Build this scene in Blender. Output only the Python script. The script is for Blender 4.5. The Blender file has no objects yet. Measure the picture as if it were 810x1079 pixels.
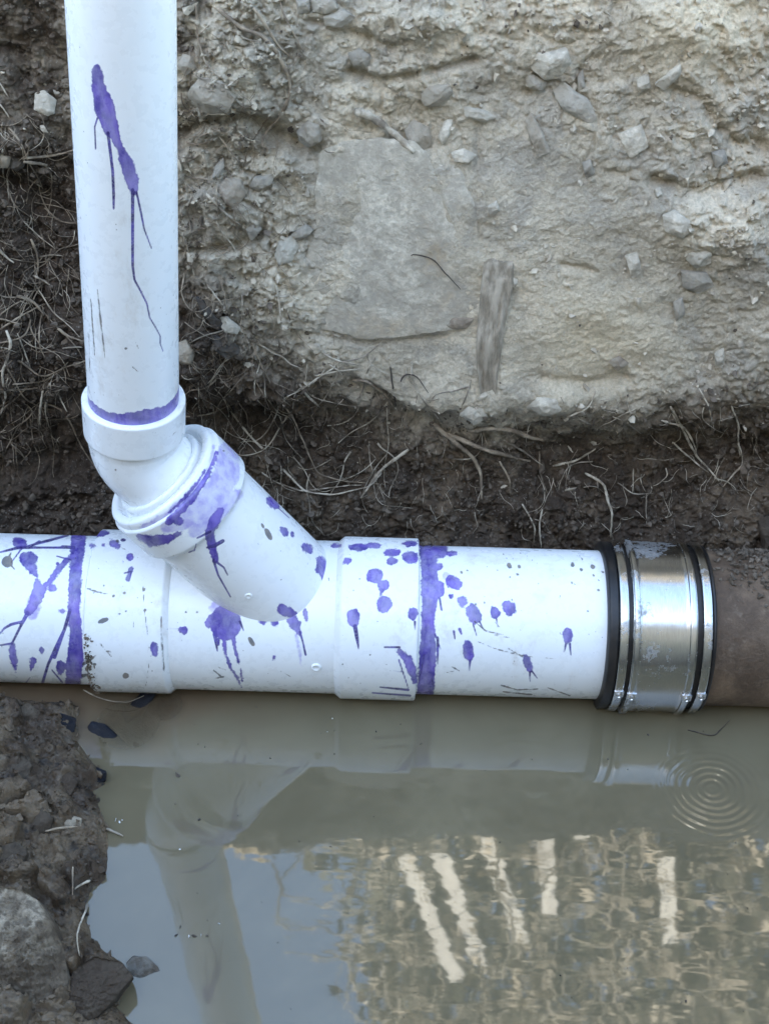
import bpy, math, random
import numpy as np
from mathutils import Vector
random.seed(7); np.random.seed(7)
C = bpy.context.scene.collection
scn = bpy.context.scene

# ------------------------------------------------------------------ camera, world, sun, exposure
F_PX = 1500.0; PITCH = math.radians(42.0); ROLL = math.radians(1.66)
CAM = np.array([0.0, -0.759, 0.7935])
_F = np.array([0, math.cos(PITCH), -math.sin(PITCH)])
_R0 = np.array([1.0, 0, 0]); _U0 = np.cross(_R0, _F)
_R = _R0*math.cos(ROLL)+_U0*math.sin(ROLL); _U = -_R0*math.sin(ROLL)+_U0*math.cos(ROLL)
cd = bpy.data.cameras.new('camera'); cam = bpy.data.objects.new('camera', cd); C.objects.link(cam)
cd.sensor_fit = 'VERTICAL'; cd.sensor_height = 36.0; cd.lens = 36.0*F_PX/1079.0
cd.clip_start = 0.01; cd.clip_end = 500
from mathutils import Matrix
m = Matrix(((_R[0], _U[0], -_F[0], CAM[0]), (_R[1], _U[1], -_F[1], CAM[1]), (_R[2], _U[2], -_F[2], CAM[2]), (0, 0, 0, 1)))
cam.matrix_world = m
scn.camera = cam

SUN_EL = math.radians(36); SUN_AZ = math.radians(207)      # azimuth clockwise from +Y: behind the viewer, a little to the left
w = bpy.data.worlds.new('World'); scn.world = w; w.use_nodes = True
nt = w.node_tree; nt.nodes.clear()
sky = nt.nodes.new('ShaderNodeTexSky'); sky.sky_type = 'NISHITA'; sky.sun_disc = False
sky.sun_elevation = SUN_EL; sky.sun_rotation = SUN_AZ
sky.air_density = 1.0; sky.dust_density = 0.5; sky.ozone_density = 2.8
bg = nt.nodes.new('ShaderNodeBackground'); bg.inputs['Strength'].default_value = 0.15
wo = nt.nodes.new('ShaderNodeOutputWorld')
wb = nt.nodes.new('ShaderNodeMix'); wb.data_type = 'RGBA'; wb.blend_type = 'MULTIPLY'; wb.inputs['Factor'].default_value = 1.0
wb.inputs[7].default_value = (1.29, 1.13, .94, 1)          # hazy, slightly milky summer sky
nt.links.new(sky.outputs[0], wb.inputs[6]); nt.links.new(wb.outputs[2], bg.inputs[0]); nt.links.new(bg.outputs[0], wo.inputs[0])
sl = bpy.data.lights.new('sun', 'SUN'); sun = bpy.data.objects.new('sun', sl); C.objects.link(sun)
sl.energy = 4.0; sl.angle = math.radians(0.5); sl.color = (1.0, 0.93, 0.82)
sdir = Vector((math.sin(SUN_AZ)*math.cos(SUN_EL), math.cos(SUN_AZ)*math.cos(SUN_EL), math.sin(SUN_EL)))
sun.rotation_euler = sdir.to_track_quat('Z', 'Y').to_euler()
scn.view_settings.view_transform = 'Standard'; scn.view_settings.look = 'None'
scn.view_settings.exposure = 3.12; scn.view_settings.gamma = 1.0

# ------------------------------------------------------------------ helpers: projection
def proj(P):
    d = np.asarray(P, float)-CAM; z = d@_F
    return 405+F_PX*(d@_R)/z, 539.5-F_PX*(d@_U)/z, z
def ray(u, v): return _F+_R*((u-405)/F_PX)-_U*((v-539.5)/F_PX)
def on_y(u, v, y): d = ray(u, v); return CAM+d*((y-CAM[1])/d[1])
def on_z(u, v, z): d = ray(u, v); return CAM+d*((z-CAM[2])/d[2])
WATER = -0.045
def refl(u, v, Y):
    h = on_z(u, v, WATER); d = ray(u, v).copy(); d[2] = -d[2]
    return h+d*((Y-h[1])/d[1])

# ------------------------------------------------------------------ helpers: numpy noise
def _perm(seed):
    r = np.random.RandomState(seed); p = r.permutation(4096); a = r.rand(4096)*2*np.pi
    return p, np.cos(a), np.sin(a), r.rand(4096)
def perlin(x, y, seed=0):
    p, ca, sa, _ = _perm(seed)
    xi = np.floor(x).astype(np.int64); yi = np.floor(y).astype(np.int64); xf = x-xi; yf = y-yi
    u = xf*xf*xf*(xf*(xf*6-15)+10); v = yf*yf*yf*(yf*(yf*6-15)+10)
    def g(ix, iy, dx, dy):
        h = p[(p[ix & 4095]+iy) & 4095]; return ca[h]*dx+sa[h]*dy
    a = g(xi, yi, xf, yf); b = g(xi+1, yi, xf-1, yf); c = g(xi, yi+1, xf, yf-1); d = g(xi+1, yi+1, xf-1, yf-1)
    return ((a*(1-u)+b*u)*(1-v)+(c*(1-u)+d*u)*v)*1.5
def fbm(x, y, f, o=4, seed=0, gain=0.5, ridge=False):
    s = 0; a = 1.0; t = 0
    for i in range(o):
        n = perlin(x*f+i*17.3, y*f-i*9.1, seed+i)
        if ridge: n = 1-2*np.abs(n)
        s = s+a*n; t += a; a *= gain; f *= 2.03
    return s/t
def worley(x, y, f, seed=0):
    p, ca, sa, rv = _perm(seed); X = x*f; Y = y*f
    xi = np.floor(X).astype(np.int64); yi = np.floor(Y).astype(np.int64)
    f1 = np.full(X.shape, 9.0); f2 = np.full(X.shape, 9.0); idr = np.zeros(X.shape); tx = np.zeros(X.shape); ty = np.zeros(X.shape)
    for i in (-1, 0, 1):
        for j in (-1, 0, 1):
            cx = xi+i; cy = yi+j; h = p[(p[cx & 4095]+cy) & 4095]
            px = cx+rv[h]; py = cy+rv[(h+777) & 4095]
            d = np.hypot(X-px, Y-py); n = d < f1
            f2 = np.where(n, f1, np.minimum(f2, d))
            idr = np.where(n, rv[(h+1500) & 4095], idr); tx = np.where(n, ca[h]*(X-px)+sa[h]*(Y-py), tx)
            f1 = np.where(n, d, f1)
    return f1, f2, idr, tx
def sstep(a, b, x): t = np.clip((x-a)/(b-a), 0, 1); return t*t*(3-2*t)

# ------------------------------------------------------------------ helpers: meshes
def mesh_np(name, V, Fq, mat, parent=None, attrs=None, smooth=True, loc=None):
    V = np.asarray(V, np.float32); me = bpy.data.meshes.new(name)
    if isinstance(Fq, np.ndarray):
        k = Fq.shape[1]; n = len(Fq)
        me.vertices.add(len(V)); me.vertices.foreach_set('co', V.ravel())
        me.loops.add(n*k); me.loops.foreach_set('vertex_index', Fq.astype(np.int32).ravel())
        me.polygons.add(n); me.polygons.foreach_set('loop_start', np.arange(0, n*k, k, dtype=np.int32))
        me.update(calc_edges=True)
    else:
        me.from_pydata([tuple(map(float, v)) for v in V], [], Fq); me.update()
    me.polygons.foreach_set('use_smooth', np.full(len(me.polygons), smooth))
    if attrs:
        for k, a in attrs.items():
            at = me.attributes.new(k, 'FLOAT', 'POINT'); at.data.foreach_set('value', np.asarray(a, np.float32).ravel())
    me.validate(); me.materials.append(mat)
    o = bpy.data.objects.new(name, me); C.objects.link(o)
    if parent: o.parent = parent
    return o
def tag(o, label=None, cat=None, group=None, kind=None):
    if label: o['label'] = label
    if cat: o['category'] = cat
    if group: o['group'] = group
    if kind: o['kind'] = kind
    return o
def empty(name): o = bpy.data.objects.new(name, None); o.empty_display_size = 0.02; C.objects.link(o); return o
def grid_faces(nr, nc, wrap=False):
    r = np.arange(nr-1)[:, None]; c = np.arange(nc if wrap else nc-1)[None, :]; c2 = (c+1) % nc
    return np.stack([(r*nc+c), (r*nc+c2), ((r+1)*nc+c2), ((r+1)*nc+c)], -1).reshape(-1, 4)
def dense(a, b, d0, d1, step, coarse):
    """sorted coordinates from a to b: fine between d0 and d1, coarse outside"""
    out = [np.arange(d0, d1, step)]
    x = d0; s = step; l = []
    while x > a: s = min(s*1.25, coarse); x -= s; l.append(x)
    r = []; x = d1; s = step
    while x < b: r.append(x); s = min(s*1.25, coarse); x += s
    return np.concatenate([np.array(l[::-1]), out[0], np.array(r)])

# ------------------------------------------------------------------ materials
class NT:
    def __init__(s, name):
        s.m = bpy.data.materials.new(name); s.m.use_nodes = True; s.t = s.m.node_tree
        s.b = s.t.nodes['Principled BSDF']; s.out = s.t.nodes['Material Output']; s.co = s.n('ShaderNodeTexCoord').outputs['Object']
    def n(s, t, **k):
        x = s.t.nodes.new(t)
        for a, b in k.items(): setattr(x, a, b)
        return x
    def l(s, a, b): s.t.links.new(a, b)
    def val(s, sock, v):
        if hasattr(v, 'links') or hasattr(v, 'is_linked'): s.l(v, sock)
        else:
            if isinstance(v, tuple) and len(v) == 3 and sock.type == 'RGBA': v = v+(1,)
            sock.default_value = v
    def noise(s, sc, det=4, rough=0.55, co=None, dist=0, out=0):
        x = s.n('ShaderNodeTexNoise'); x.inputs['Scale'].default_value = sc; x.inputs['Detail'].default_value = det
        x.inputs['Roughness'].default_value = rough; x.inputs['Distortion'].default_value = dist; s.l(co or s.co, x.inputs['Vector']); return x.outputs[out]
    def vor(s, sc, feat='F1', co=None, out='Distance'):
        x = s.n('ShaderNodeTexVoronoi', feature=feat); x.inputs['Scale'].default_value = sc; s.l(co or s.co, x.inputs['Vector']); return x.outputs[out]
    def math(s, op, a, b=0.0, c=0.0, clamp=False):
        x = s.n('ShaderNodeMath', operation=op, use_clamp=clamp); s.val(x.inputs[0], a); s.val(x.inputs[1], b); s.val(x.inputs[2], c); return x.outputs[0]
    def ramp(s, f, lo, hi, a=0.0, b=1.0):
        x = s.n('ShaderNodeMapRange'); x.interpolation_type = 'SMOOTHSTEP'; s.val(x.inputs[0], f)
        for i, v in zip((1, 2, 3, 4), (lo, hi, a, b)): x.inputs[i].default_value = v
        return x.outputs[0]
    def mix(s, f, a, b, mode='MIX'):
        x = s.n('ShaderNodeMix', data_type='RGBA', blend_type=mode); s.val(x.inputs['Factor'], f); s.val(x.inputs[6], a); s.val(x.inputs[7], b); return x.outputs[2]
    def attr(s, nm): x = s.n('ShaderNodeAttribute'); x.attribute_name = nm; return x.outputs['Fac']
    def bump(s, h, dist, strength=1.0, nrm=None):
        x = s.n('ShaderNodeBump'); x.inputs['Distance'].default_value = dist; x.inputs['Strength'].default_value = strength; s.l(h, x.inputs['Height'])
        if nrm: s.l(nrm, x.inputs['Normal'])
        return x.outputs[0]
    def map(s, sc=(1, 1, 1), loc=(0, 0, 0)):
        x = s.n('ShaderNodeMapping'); s.l(s.co, x.inputs[0]); x.inputs['Scale'].default_value = sc; x.inputs['Location'].default_value = loc; return x.outputs[0]
    def fin(s, col=None, rough=None, nrm=None, **k):
        if col is not None: s.val(s.b.inputs['Base Color'], col)
        if rough is not None: s.val(s.b.inputs['Roughness'], rough)
        if nrm is not None: s.l(nrm, s.b.inputs['Normal'])
        for a, v in k.items(): s.val(s.b.inputs[a.replace('_', ' ')], v)
        return s.m

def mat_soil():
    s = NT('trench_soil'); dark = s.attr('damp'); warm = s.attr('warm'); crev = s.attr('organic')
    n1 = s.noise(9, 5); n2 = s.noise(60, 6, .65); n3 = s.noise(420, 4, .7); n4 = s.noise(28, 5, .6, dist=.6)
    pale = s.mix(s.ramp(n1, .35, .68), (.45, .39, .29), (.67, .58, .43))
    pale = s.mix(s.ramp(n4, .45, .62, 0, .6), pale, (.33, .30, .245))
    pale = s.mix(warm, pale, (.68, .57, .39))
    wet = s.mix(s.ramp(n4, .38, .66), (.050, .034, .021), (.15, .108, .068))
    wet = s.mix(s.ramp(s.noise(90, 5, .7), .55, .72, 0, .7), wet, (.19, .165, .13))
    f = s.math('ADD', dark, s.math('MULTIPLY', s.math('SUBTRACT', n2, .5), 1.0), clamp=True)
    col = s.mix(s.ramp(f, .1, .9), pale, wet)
    org = s.ramp(s.math('ADD', crev, s.math('MULTIPLY', s.math('SUBTRACT', n2, .5), 1.1)), .35, .75)
    col = s.mix(s.math('MULTIPLY', org, .75), col, (.06, .043, .03))
    col = s.mix(.35, col, s.mix(s.ramp(n3, .3, .7), (.45, .45, .45), (1.4, 1.4, 1.4)), 'MULTIPLY')
    fl = s.ramp(s.vor(330, out='Distance'), .12, .3, .3, 0)
    col = s.mix(s.math('MULTIPLY', fl, s.ramp(s.noise(35, 3), .45, .6)), col, (.5, .48, .43))
    b = s.bump(n3, .0015, 1.0); b = s.bump(s.noise(1300, 3, .7), .0006, .7, b); b = s.bump(s.noise(170, 5, .7), .0013, .8, b)
    return s.fin(col, s.ramp(dark, .2, 1.1, .95, .62), b, Specular_IOR_Level=.3)
def mat_mud():
    s = NT('wet_mud'); n1 = s.noise(25, 5); n2 = s.noise(140, 6, .65); n3 = s.noise(700, 3, .7)
    col = s.mix(s.ramp(n1, .4, .64), (.052, .032, .016), (.145, .103, .060))
    col = s.mix(s.ramp(n2, .5, .68, 0, .45), col, (.125, .108, .082))
    col = s.mix(s.ramp(s.noise(60, 4, .6), .56, .66, 0, .8), col, (.014, .010, .007))
    col = s.mix(.3, col, s.mix(s.ramp(n3, .3, .7), (.5, .5, .5), (1.4, 1.4, 1.4)), 'MULTIPLY')
    b = s.bump(n2, .003, .9); b = s.bump(n3, .0008, .8, b)
    return s.fin(col, s.ramp(s.noise(90, 4), .42, .6, .32, .8), b)
def mat_stone(name, a, b_, c=None, wet=0.0, sc=1.0):
    s = NT(name); inf = s.n('ShaderNodeObjectInfo'); n1 = s.noise(35*sc, 6, .62, dist=.4); n2 = s.noise(260*sc, 5, .65); n3 = s.noise(12*sc, 4)
    col = s.mix(s.ramp(n1, .36, .66), a, b_)
    if c: col = s.mix(s.ramp(n3, .46, .62, 0, .85), col, c)
    col = s.mix(.3, col, s.mix(s.ramp(n2, .3, .7), (.5, .5, .5), (1.4, 1.4, 1.4)), 'MULTIPLY')
    dusty = s.ramp(s.noise(120*sc, 5, .7), .42, .60, .1, .75 if not wet else .0); col = s.mix(dusty, col, (.36, .32, .25) if a[0] > .18 else (.065, .048, .032))
    b = s.bump(n2, .0014, .7); b = s.bump(n1, .003, .8, b); b = s.bump(s.noise(1500, 2), .0003, .6, b)
    return s.fin(col, .85 if not wet else .5, b, Specular_IOR_Level=.35 if not wet else .15)
def mat_pvc(name='white_pvc', base=(.84, .86, .86), grime=1.0):
    s = NT(name); pr = s.attr('primer'); dr = s.attr('drip'); gr = s.attr('grime'); wa = s.attr('wash')
    wob = s.math('ADD', s.math('MULTIPLY', s.math('SUBTRACT', s.noise(420, 3, .6), .5), 4.2), s.math('MULTIPLY', s.math('SUBTRACT', s.noise(150, 2, .5, co=s.map((1.5, 1, .6))), .5), 5.5))
    fine = s.noise(900, 3, .6); blot = s.noise(130, 4, .6)
    col = s.mix(s.ramp(s.noise(9, 2), .4, .7, 0, .15), base, (.72, .75, .76))
    dust = s.math('MULTIPLY', s.ramp(s.noise(70, 6, .7), .66, .80, 0, .22), grime); col = s.mix(dust, col, (.36, .31, .24))
    sp = s.math('MULTIPLY', s.ramp(s.vor(150), .05, .09, 1, 0), s.ramp(s.noise(30, 2), .52, .6, 0, .55*grime)); col = s.mix(sp, col, (.10, .09, .075))
    w = s.ramp(s.math('ADD', wa, wob), -.8, 1.8); col = s.mix(s.math('MULTIPLY', w, s.ramp(blot, .3, .7, .25, .72)), col, (.24, .18, .62))
    p = s.ramp(s.math('ADD', pr, wob), -.7, .8)
    edge = s.ramp(s.math('ADD', pr, wob), .3, 2.6, 1, 0)
    pc = s.mix(s.ramp(s.noise(60, 5, .65), .36, .62), (.048, .029, .27), (.165, .115, .49)); pc = s.mix(s.math('MULTIPLY', edge, .35), pc, (.035, .022, .2))
    col = s.mix(s.math('MULTIPLY', p, s.ramp(s.noise(70, 5, .65, co=s.map((1.6, 1, .5))), .35, .62, .98, .80)), col, pc)
    d = s.ramp(dr, -.35, .45); col = s.mix(s.math('MULTIPLY', d, s.ramp(fine, .3, .6, .8, 1)), col, s.mix(s.ramp(blot, .4, .65), (.045, .035, .15), (.10, .08, .36)))
    g = s.ramp(s.math('ADD', gr, s.math('MULTIPLY', wob, .35)), -.35, .45); col = s.mix(s.math('MULTIPLY', g, .85), col, s.mix(s.ramp(blot, .4, .6), (.04, .04, .045), (.14, .11, .085)))
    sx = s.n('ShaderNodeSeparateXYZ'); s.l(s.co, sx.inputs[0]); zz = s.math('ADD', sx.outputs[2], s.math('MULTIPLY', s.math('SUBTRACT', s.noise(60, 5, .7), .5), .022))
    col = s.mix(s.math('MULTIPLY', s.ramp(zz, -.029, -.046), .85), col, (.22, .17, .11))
    sm = s.noise(26, 6, .72, co=s.map((1, 1, .45))); col = s.mix(s.ramp(sm, .56, .74, 0, .40), col, (.40, .33, .24))
    b = s.bump(p, .00025, .5); b = s.bump(s.noise(55, 3), .0009, .35, b); b = s.bump(fine, .00006, .5, b)
    r = s.math('ADD', .27, s.math('MULTIPLY', g, .4)); r = s.math('ADD', r, s.ramp(blot, .4, .7, 0, .1))
    return s.fin(col, r, b, IOR=1.5)
def mat_simple(name, a, b_, sc=80, rough=.7, metal=0.0, bd=.0006, stretch=(1, 1, 1), **k):
    s = NT(name); co = s.map(stretch); n = s.noise(sc, 6, .62, co=co); n2 = s.noise(sc*6, 3, .6, co=co)
    col = s.mix(s.ramp(n, .35, .65), a, b_); b = s.bump(n, bd, .8); b = s.bump(n2, bd*.35, .7, b)
    return s.fin(col, rough, b, Metallic=metal, **k)
def mat_root(name, a, b_):
    s = NT(name); n = s.noise(150, 6, .65); d = s.ramp(s.noise(65, 4, .6), .44, .62)
    col = s.mix(s.math('MULTIPLY', d, .8), s.mix(s.ramp(n, .35, .65), a, b_), (.13, .10, .07)); b = s.bump(n, .0009, .8)
    return s.fin(col, .85, b)
def mat_steel():
    s = NT('brushed_steel'); co = s.map((9, .8, .8)); n = s.noise(260, 4, .6, co=s.map((12, .6, .6))); st = s.noise(25, 5, .65)
    col = s.mix(s.ramp(n, .3, .7), (.50, .50, .50), (.66, .66, .65)); dirt = s.math('MULTIPLY', s.ramp(s.math('ADD', st, s.math('MULTIPLY', s.noise(300, 4, .7), .3)), .70, .86), .7)
    spk = s.ramp(s.vor(190), .06, .11, 1, 0); spk = s.math('MULTIPLY', spk, s.ramp(s.noise(40, 2), .45, .6))
    dirt = s.math('MAXIMUM', dirt, s.math('MULTIPLY', spk, .9))
    col = s.mix(dirt, col, (.05, .04, .03)); met = s.math('SUBTRACT', 1.0, s.math('MULTIPLY', dirt, 1.0))
    b = s.bump(n, .00008, .6); b = s.bump(s.noise(30, 3), .0012, .35, b)
    return s.fin(col, s.math('ADD', .20, s.math('MULTIPLY', dirt, .75)), b, Metallic=met)
def mat_claypipe():
    s = NT('brown_clay_pipe'); n = s.noise(22, 5, .6); n2 = s.noise(300, 5, .7)
    col = s.mix(s.ramp(n, .38, .64), (.085, .054, .032), (.175, .118, .073)); col = s.mix(s.ramp(s.noise(60, 5, .7), .55, .7, 0, .35), col, (.26, .20, .14))
    col = s.mix(.3, col, s.mix(s.ramp(n2, .3, .7), (.5, .5, .5), (1.4, 1.4, 1.4)), 'MULTIPLY')
    b = s.bump(n2, .0011, .9); b = s.bump(s.noise(70, 4), .0025, .7, b)
    return s.fin(col, .7, b)
def mat_water(cx, cy):
    s = NT('muddy_water'); n = s.noise(4.5, 4, .6, dist=.8)
    col = s.mix(s.ramp(n, .38, .66), (.118, .099, .060), (.150, .127, .078))
    sx = s.n('ShaderNodeSeparateXYZ'); s.l(s.co, sx.inputs[0]); x, y = sx.outputs[0], sx.outputs[1]
    # silt stirred up round the wye: browner water in a soft plume next to the pipe
    plume = s.math('MULTIPLY', s.ramp(y, -.13, -.045), s.ramp(x, -.02, -.19)); col = s.mix(s.math('MULTIPLY', plume, s.ramp(s.noise(14, 4), .3, .6, .3, 1)), col, (.115, .078, .046))
    dx = s.math('SUBTRACT', x, cx); dy = s.math('SUBTRACT', y, cy); r = s.math('SQRT', s.math('ADD', s.math('MULTIPLY', dx, dx), s.math('MULTIPLY', dy, dy)))
    wave = s.math('SINE', s.math('MULTIPLY', s.math('ADD', r, s.math('MULTIPLY', s.noise(22, 2), .007)), 2*math.pi/.0058))
    env = s.math('MULTIPLY', s.ramp(r, .050, .022), s.ramp(r, 0.0, .008, .3, 1)); rings = s.math('MULTIPLY', wave, env)
    b = s.bump(rings, .00008, 1.0)
    b = s.bump(s.noise(30, 2, .5, co=s.map((.6, 1.8, 1))), .00009, 1.0, b); b = s.bump(s.noise(120, 2, .5, co=s.map((.7, 1.6, 1))), .000005, 1.0, b)
    m_ = s.fin(col, .03, b, IOR=1.80)
    # thin film of clear water over the submerged scraps by the hub
    cl = None
    for (px, py, ra) in ((-.188, -.075, .034), (-.165, -.055, .022)):
        ex = s.math('SUBTRACT', x, px); ey = s.math('SUBTRACT', y, py); rr = s.math('SQRT', s.math('ADD', s.math('MULTIPLY', ex, ex), s.math('MULTIPLY', ey, ey)))
        q = s.ramp(rr, ra, ra*.35, 0, .4); cl = q if cl is None else s.math('MAXIMUM', cl, q)
    g = s.n('ShaderNodeBsdfTransparent'); g.inputs[0].default_value = (.75, .72, .6, 1); mx = s.n('ShaderNodeMixShader')
    s.l(cl, mx.inputs[0]); s.l(s.b.outputs[0], mx.inputs[1]); s.l(g.outputs[0], mx.inputs[2]); s.l(mx.outputs[0], s.out.inputs[0])
    return m_

M = dict(
    soil=mat_soil(), mud=mat_mud(), pvc=mat_pvc(), steel=mat_steel(), clay=mat_claypipe(),
    slab=mat_stone('slab_stone', (.42, .37, .285), (.64, .575, .45), (.42, .33, .215), sc=1.3),
    grey=mat_stone('grey_stone', (.22, .20, .165), (.37, .335, .27), (.30, .25, .18)),
    pale=mat_stone('pale_stone', (.42, .38, .30), (.58, .52, .41)),
    darks=mat_stone('dark_stone', (.05, .047, .044), (.14, .13, .11)),
    tan=mat_stone('tan_stone', (.20, .155, .11), (.34, .28, .20), (.12, .09, .06)),
    wetst=mat_stone('wet_black_stone', (.004, .005, .008), (.012, .014, .02), wet=1),
    bankrock=mat_stone('bank_rock', (.15, .115, .075), (.46, .39, .285), (.07, .05, .032), sc=1.1),
    lump=mat_stone('mud_lump', (.035, .025, .016), (.10, .08, .056), (.05, .034, .022), sc=1.6),
    wood=mat_simple('weathered_wood', (.20, .165, .115), (.44, .38, .29), 45, .9, bd=.002, stretch=(3, 3, .7)),
    root=mat_root('root_bark', (.24, .185, .125), (.42, .34, .24)),
    rootp=mat_root('pale_root', (.38, .32, .23), (.60, .53, .41)),
    rootd=mat_simple('dark_root', (.04, .032, .026), (.09, .07, .05), 140, .8),
    rubber=mat_simple('black_rubber', (.005, .0055, .007), (.022, .018, .015), 60, .42),
    bolt=mat_simple('zinc_bolt', (.5, .5, .5), (.7, .7, .7), 200, .25, 1.0, .0001),
    crumb=mat_simple('soil_crumb', (.34, .295, .225), (.56, .485, .365), 90, .95),
    crumbd=mat_simple('damp_crumb', (.06, .045, .03), (.16, .125, .09), 90, .8),
    wattle=mat_simple('white_fleck', (.6, .6, .58), (.8, .8, .78), 300, .5),
    plank=mat_simple('old_plank', (.24, .20, .15), (.36, .31, .24), 20, .8, stretch=(1, 1, .1)),
    streak_slat=mat_simple('pale_streak_slat', (.50, .48, .43), (.66, .64, .57), 20, .7, stretch=(1, 1, .1)),
    beam=mat_simple('olive_beam', (.02, .02, .016), (.035, .035, .026), 20, .8),
    twig=mat_simple('dry_twig', (.34, .30, .23), (.56, .50, .40), 30, .8),
    straw=mat_simple('bleached_leaf', (.42, .36, .27), (.72, .64, .50), 30, .8),
    leaf=mat_simple('dry_leaf', (.06, .065, .04), (.15, .14, .085), 30, .7),
    turf=mat_simple('yard_soil', (.10, .085, .055), (.2, .17, .11), 3, .95, bd=.02),
)

# ------------------------------------------------------------------ trench back wall
def poly_interp(pts, u): a = np.array(pts, float); return np.interp(u, a[:, 0], a[:, 1])
PROF = np.array([(.08, -.13), (.100, -.075), (.112, -.05), (.128, -.015), (.148, .02), (.158, .05), (.152, .078), (.136, .10), (.130, .12), (.133, .16),
                 (.140, .22), (.150, .30), (.165, .38), (.185, .45), (.202, .50), (.228, .548), (.27, .583), (.36, .593), (.50, .585)])
def wall_mesh():
    xs = dense(-1.35, 1.35, -.35, .35, .00103, .009)
    seg = np.hypot(*np.diff(PROF, axis=0).T); arc = np.concatenate([[0], np.cumsum(seg)])
    ts = dense(0.0, arc[-1], .055, .62, .00103, .006); ts = ts[(ts >= 0) & (ts <= arc[-1])]
    k = np.hanning(61); k /= k.sum()
    tf = np.linspace(0, arc[-1], 2000); yf = np.interp(tf, arc, PROF[:, 0]); zf = np.interp(tf, arc, PROF[:, 1])
    yf = np.convolve(np.pad(yf, 30, 'edge'), k, 'valid'); zf = np.convolve(np.pad(zf, 30, 'edge'), k, 'valid')
    dy = np.gradient(yf, tf); dz = np.gradient(zf, tf); L = np.hypot(dy, dz); ny, nz = -dz/L, dy/L
    X, T = np.meshgrid(xs, ts); Y = np.interp(T, tf, yf); Z = np.interp(T, tf, zf); NY = np.interp(T, tf, ny); NZ = np.interp(T, tf, nz)
    P = np.stack([X, Y, Z], -1); U, V, _ = proj(P)
    # zones of soil and painted sun patches, read in the picture and laid on the wall
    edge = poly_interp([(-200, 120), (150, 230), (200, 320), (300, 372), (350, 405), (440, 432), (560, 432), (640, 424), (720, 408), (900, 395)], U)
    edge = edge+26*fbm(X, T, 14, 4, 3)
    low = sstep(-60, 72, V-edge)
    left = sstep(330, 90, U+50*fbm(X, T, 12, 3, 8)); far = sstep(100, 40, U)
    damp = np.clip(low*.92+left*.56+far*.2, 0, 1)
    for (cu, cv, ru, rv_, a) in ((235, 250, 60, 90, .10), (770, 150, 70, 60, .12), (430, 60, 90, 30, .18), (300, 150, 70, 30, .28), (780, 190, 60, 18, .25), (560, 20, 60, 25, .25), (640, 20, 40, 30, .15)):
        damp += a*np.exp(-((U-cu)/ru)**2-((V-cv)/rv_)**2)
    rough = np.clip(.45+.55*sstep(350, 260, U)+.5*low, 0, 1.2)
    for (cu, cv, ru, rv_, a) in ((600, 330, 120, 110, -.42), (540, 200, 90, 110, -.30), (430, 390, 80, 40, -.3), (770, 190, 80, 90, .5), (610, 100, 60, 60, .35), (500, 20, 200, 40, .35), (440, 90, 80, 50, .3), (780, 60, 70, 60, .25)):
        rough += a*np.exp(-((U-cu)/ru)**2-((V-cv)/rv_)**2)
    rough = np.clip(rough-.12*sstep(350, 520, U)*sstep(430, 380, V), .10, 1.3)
    warm = .9*np.exp(-((U-622)/70)**2-((V-352)/55)**2)+.9*np.exp(-((U-750)/90)**2-((V-15)/60)**2)+.3*np.exp(-((U-520)/50)**2-((V-30)/40)**2)  # soft spots of sunlight painted into the clay colour
    # relief
    wx = X+.006*fbm(X, T, 30, 3, 21); wt = T+.006*fbm(X, T, 30, 3, 22)
    h = .020*fbm(X, T, 5.5, 3, 31)+.011*fbm(wx, wt, 16, 4, 32)*(.5+.6*rough)+.0062*rough*fbm(wx, wt, 44, 4, 33, .6)
    f1, f2, idr, tx = worley(wx, wt*1.1, 36, 41); c = sstep(0, .22, f2-f1)
    h += rough*(.0040*c*sstep(.35, .75, idr)+.0020*tx*c*sstep(.2, .6, idr))
    f1, f2, idr2, tx = worley(wx+.003*fbm(X, T, 90, 2, 5), wt*1.25, 95, 42); c2 = sstep(0, .25, f2-f1)
    h += rough*(.0030*c2*sstep(.35, .9, idr2)+.0022*tx*c2*sstep(.2, .6, idr2))
    f1, f2, idr3, tx = worley(wx, wt, 230, 43); c3 = sstep(0, .3, f2-f1)
    h += (.3+rough)*(.0017*c3*sstep(.4, .9, idr3)+.0005*tx)
    h -= .0042*sstep(.42, .12, f1)*sstep(.72, .8, idr3)*np.clip(rough-.2, 0, 1)
    h -= .0035*sstep(-.1, -.5, fbm(wx, wt, 75, 3, 47))*rough
    h += (.0030*rough+.0008)*fbm(X, T, 110, 5, 44, .68)
    # cracks, ledges and hollows seen in the picture
    Z = Z-.105*sstep(-.14, .08, X)*sstep(.43, .56, Z)
    def seg_d(pts):
        d = np.full(U.shape, 1e3)
        for (a, b) in zip(pts[:-1], pts[1:]):
            a = np.array(a, float); b = np.array(b, float); e = b-a; t = np.clip(((U-a[0])*e[0]+(V-a[1])*e[1])/(e@e), 0, 1)
            d = np.minimum(d, np.hypot(U-a[0]-t*e[0], V-a[1]-t*e[1]))
        return d+3*fbm(X, T, 60, 2, 77)
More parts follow.
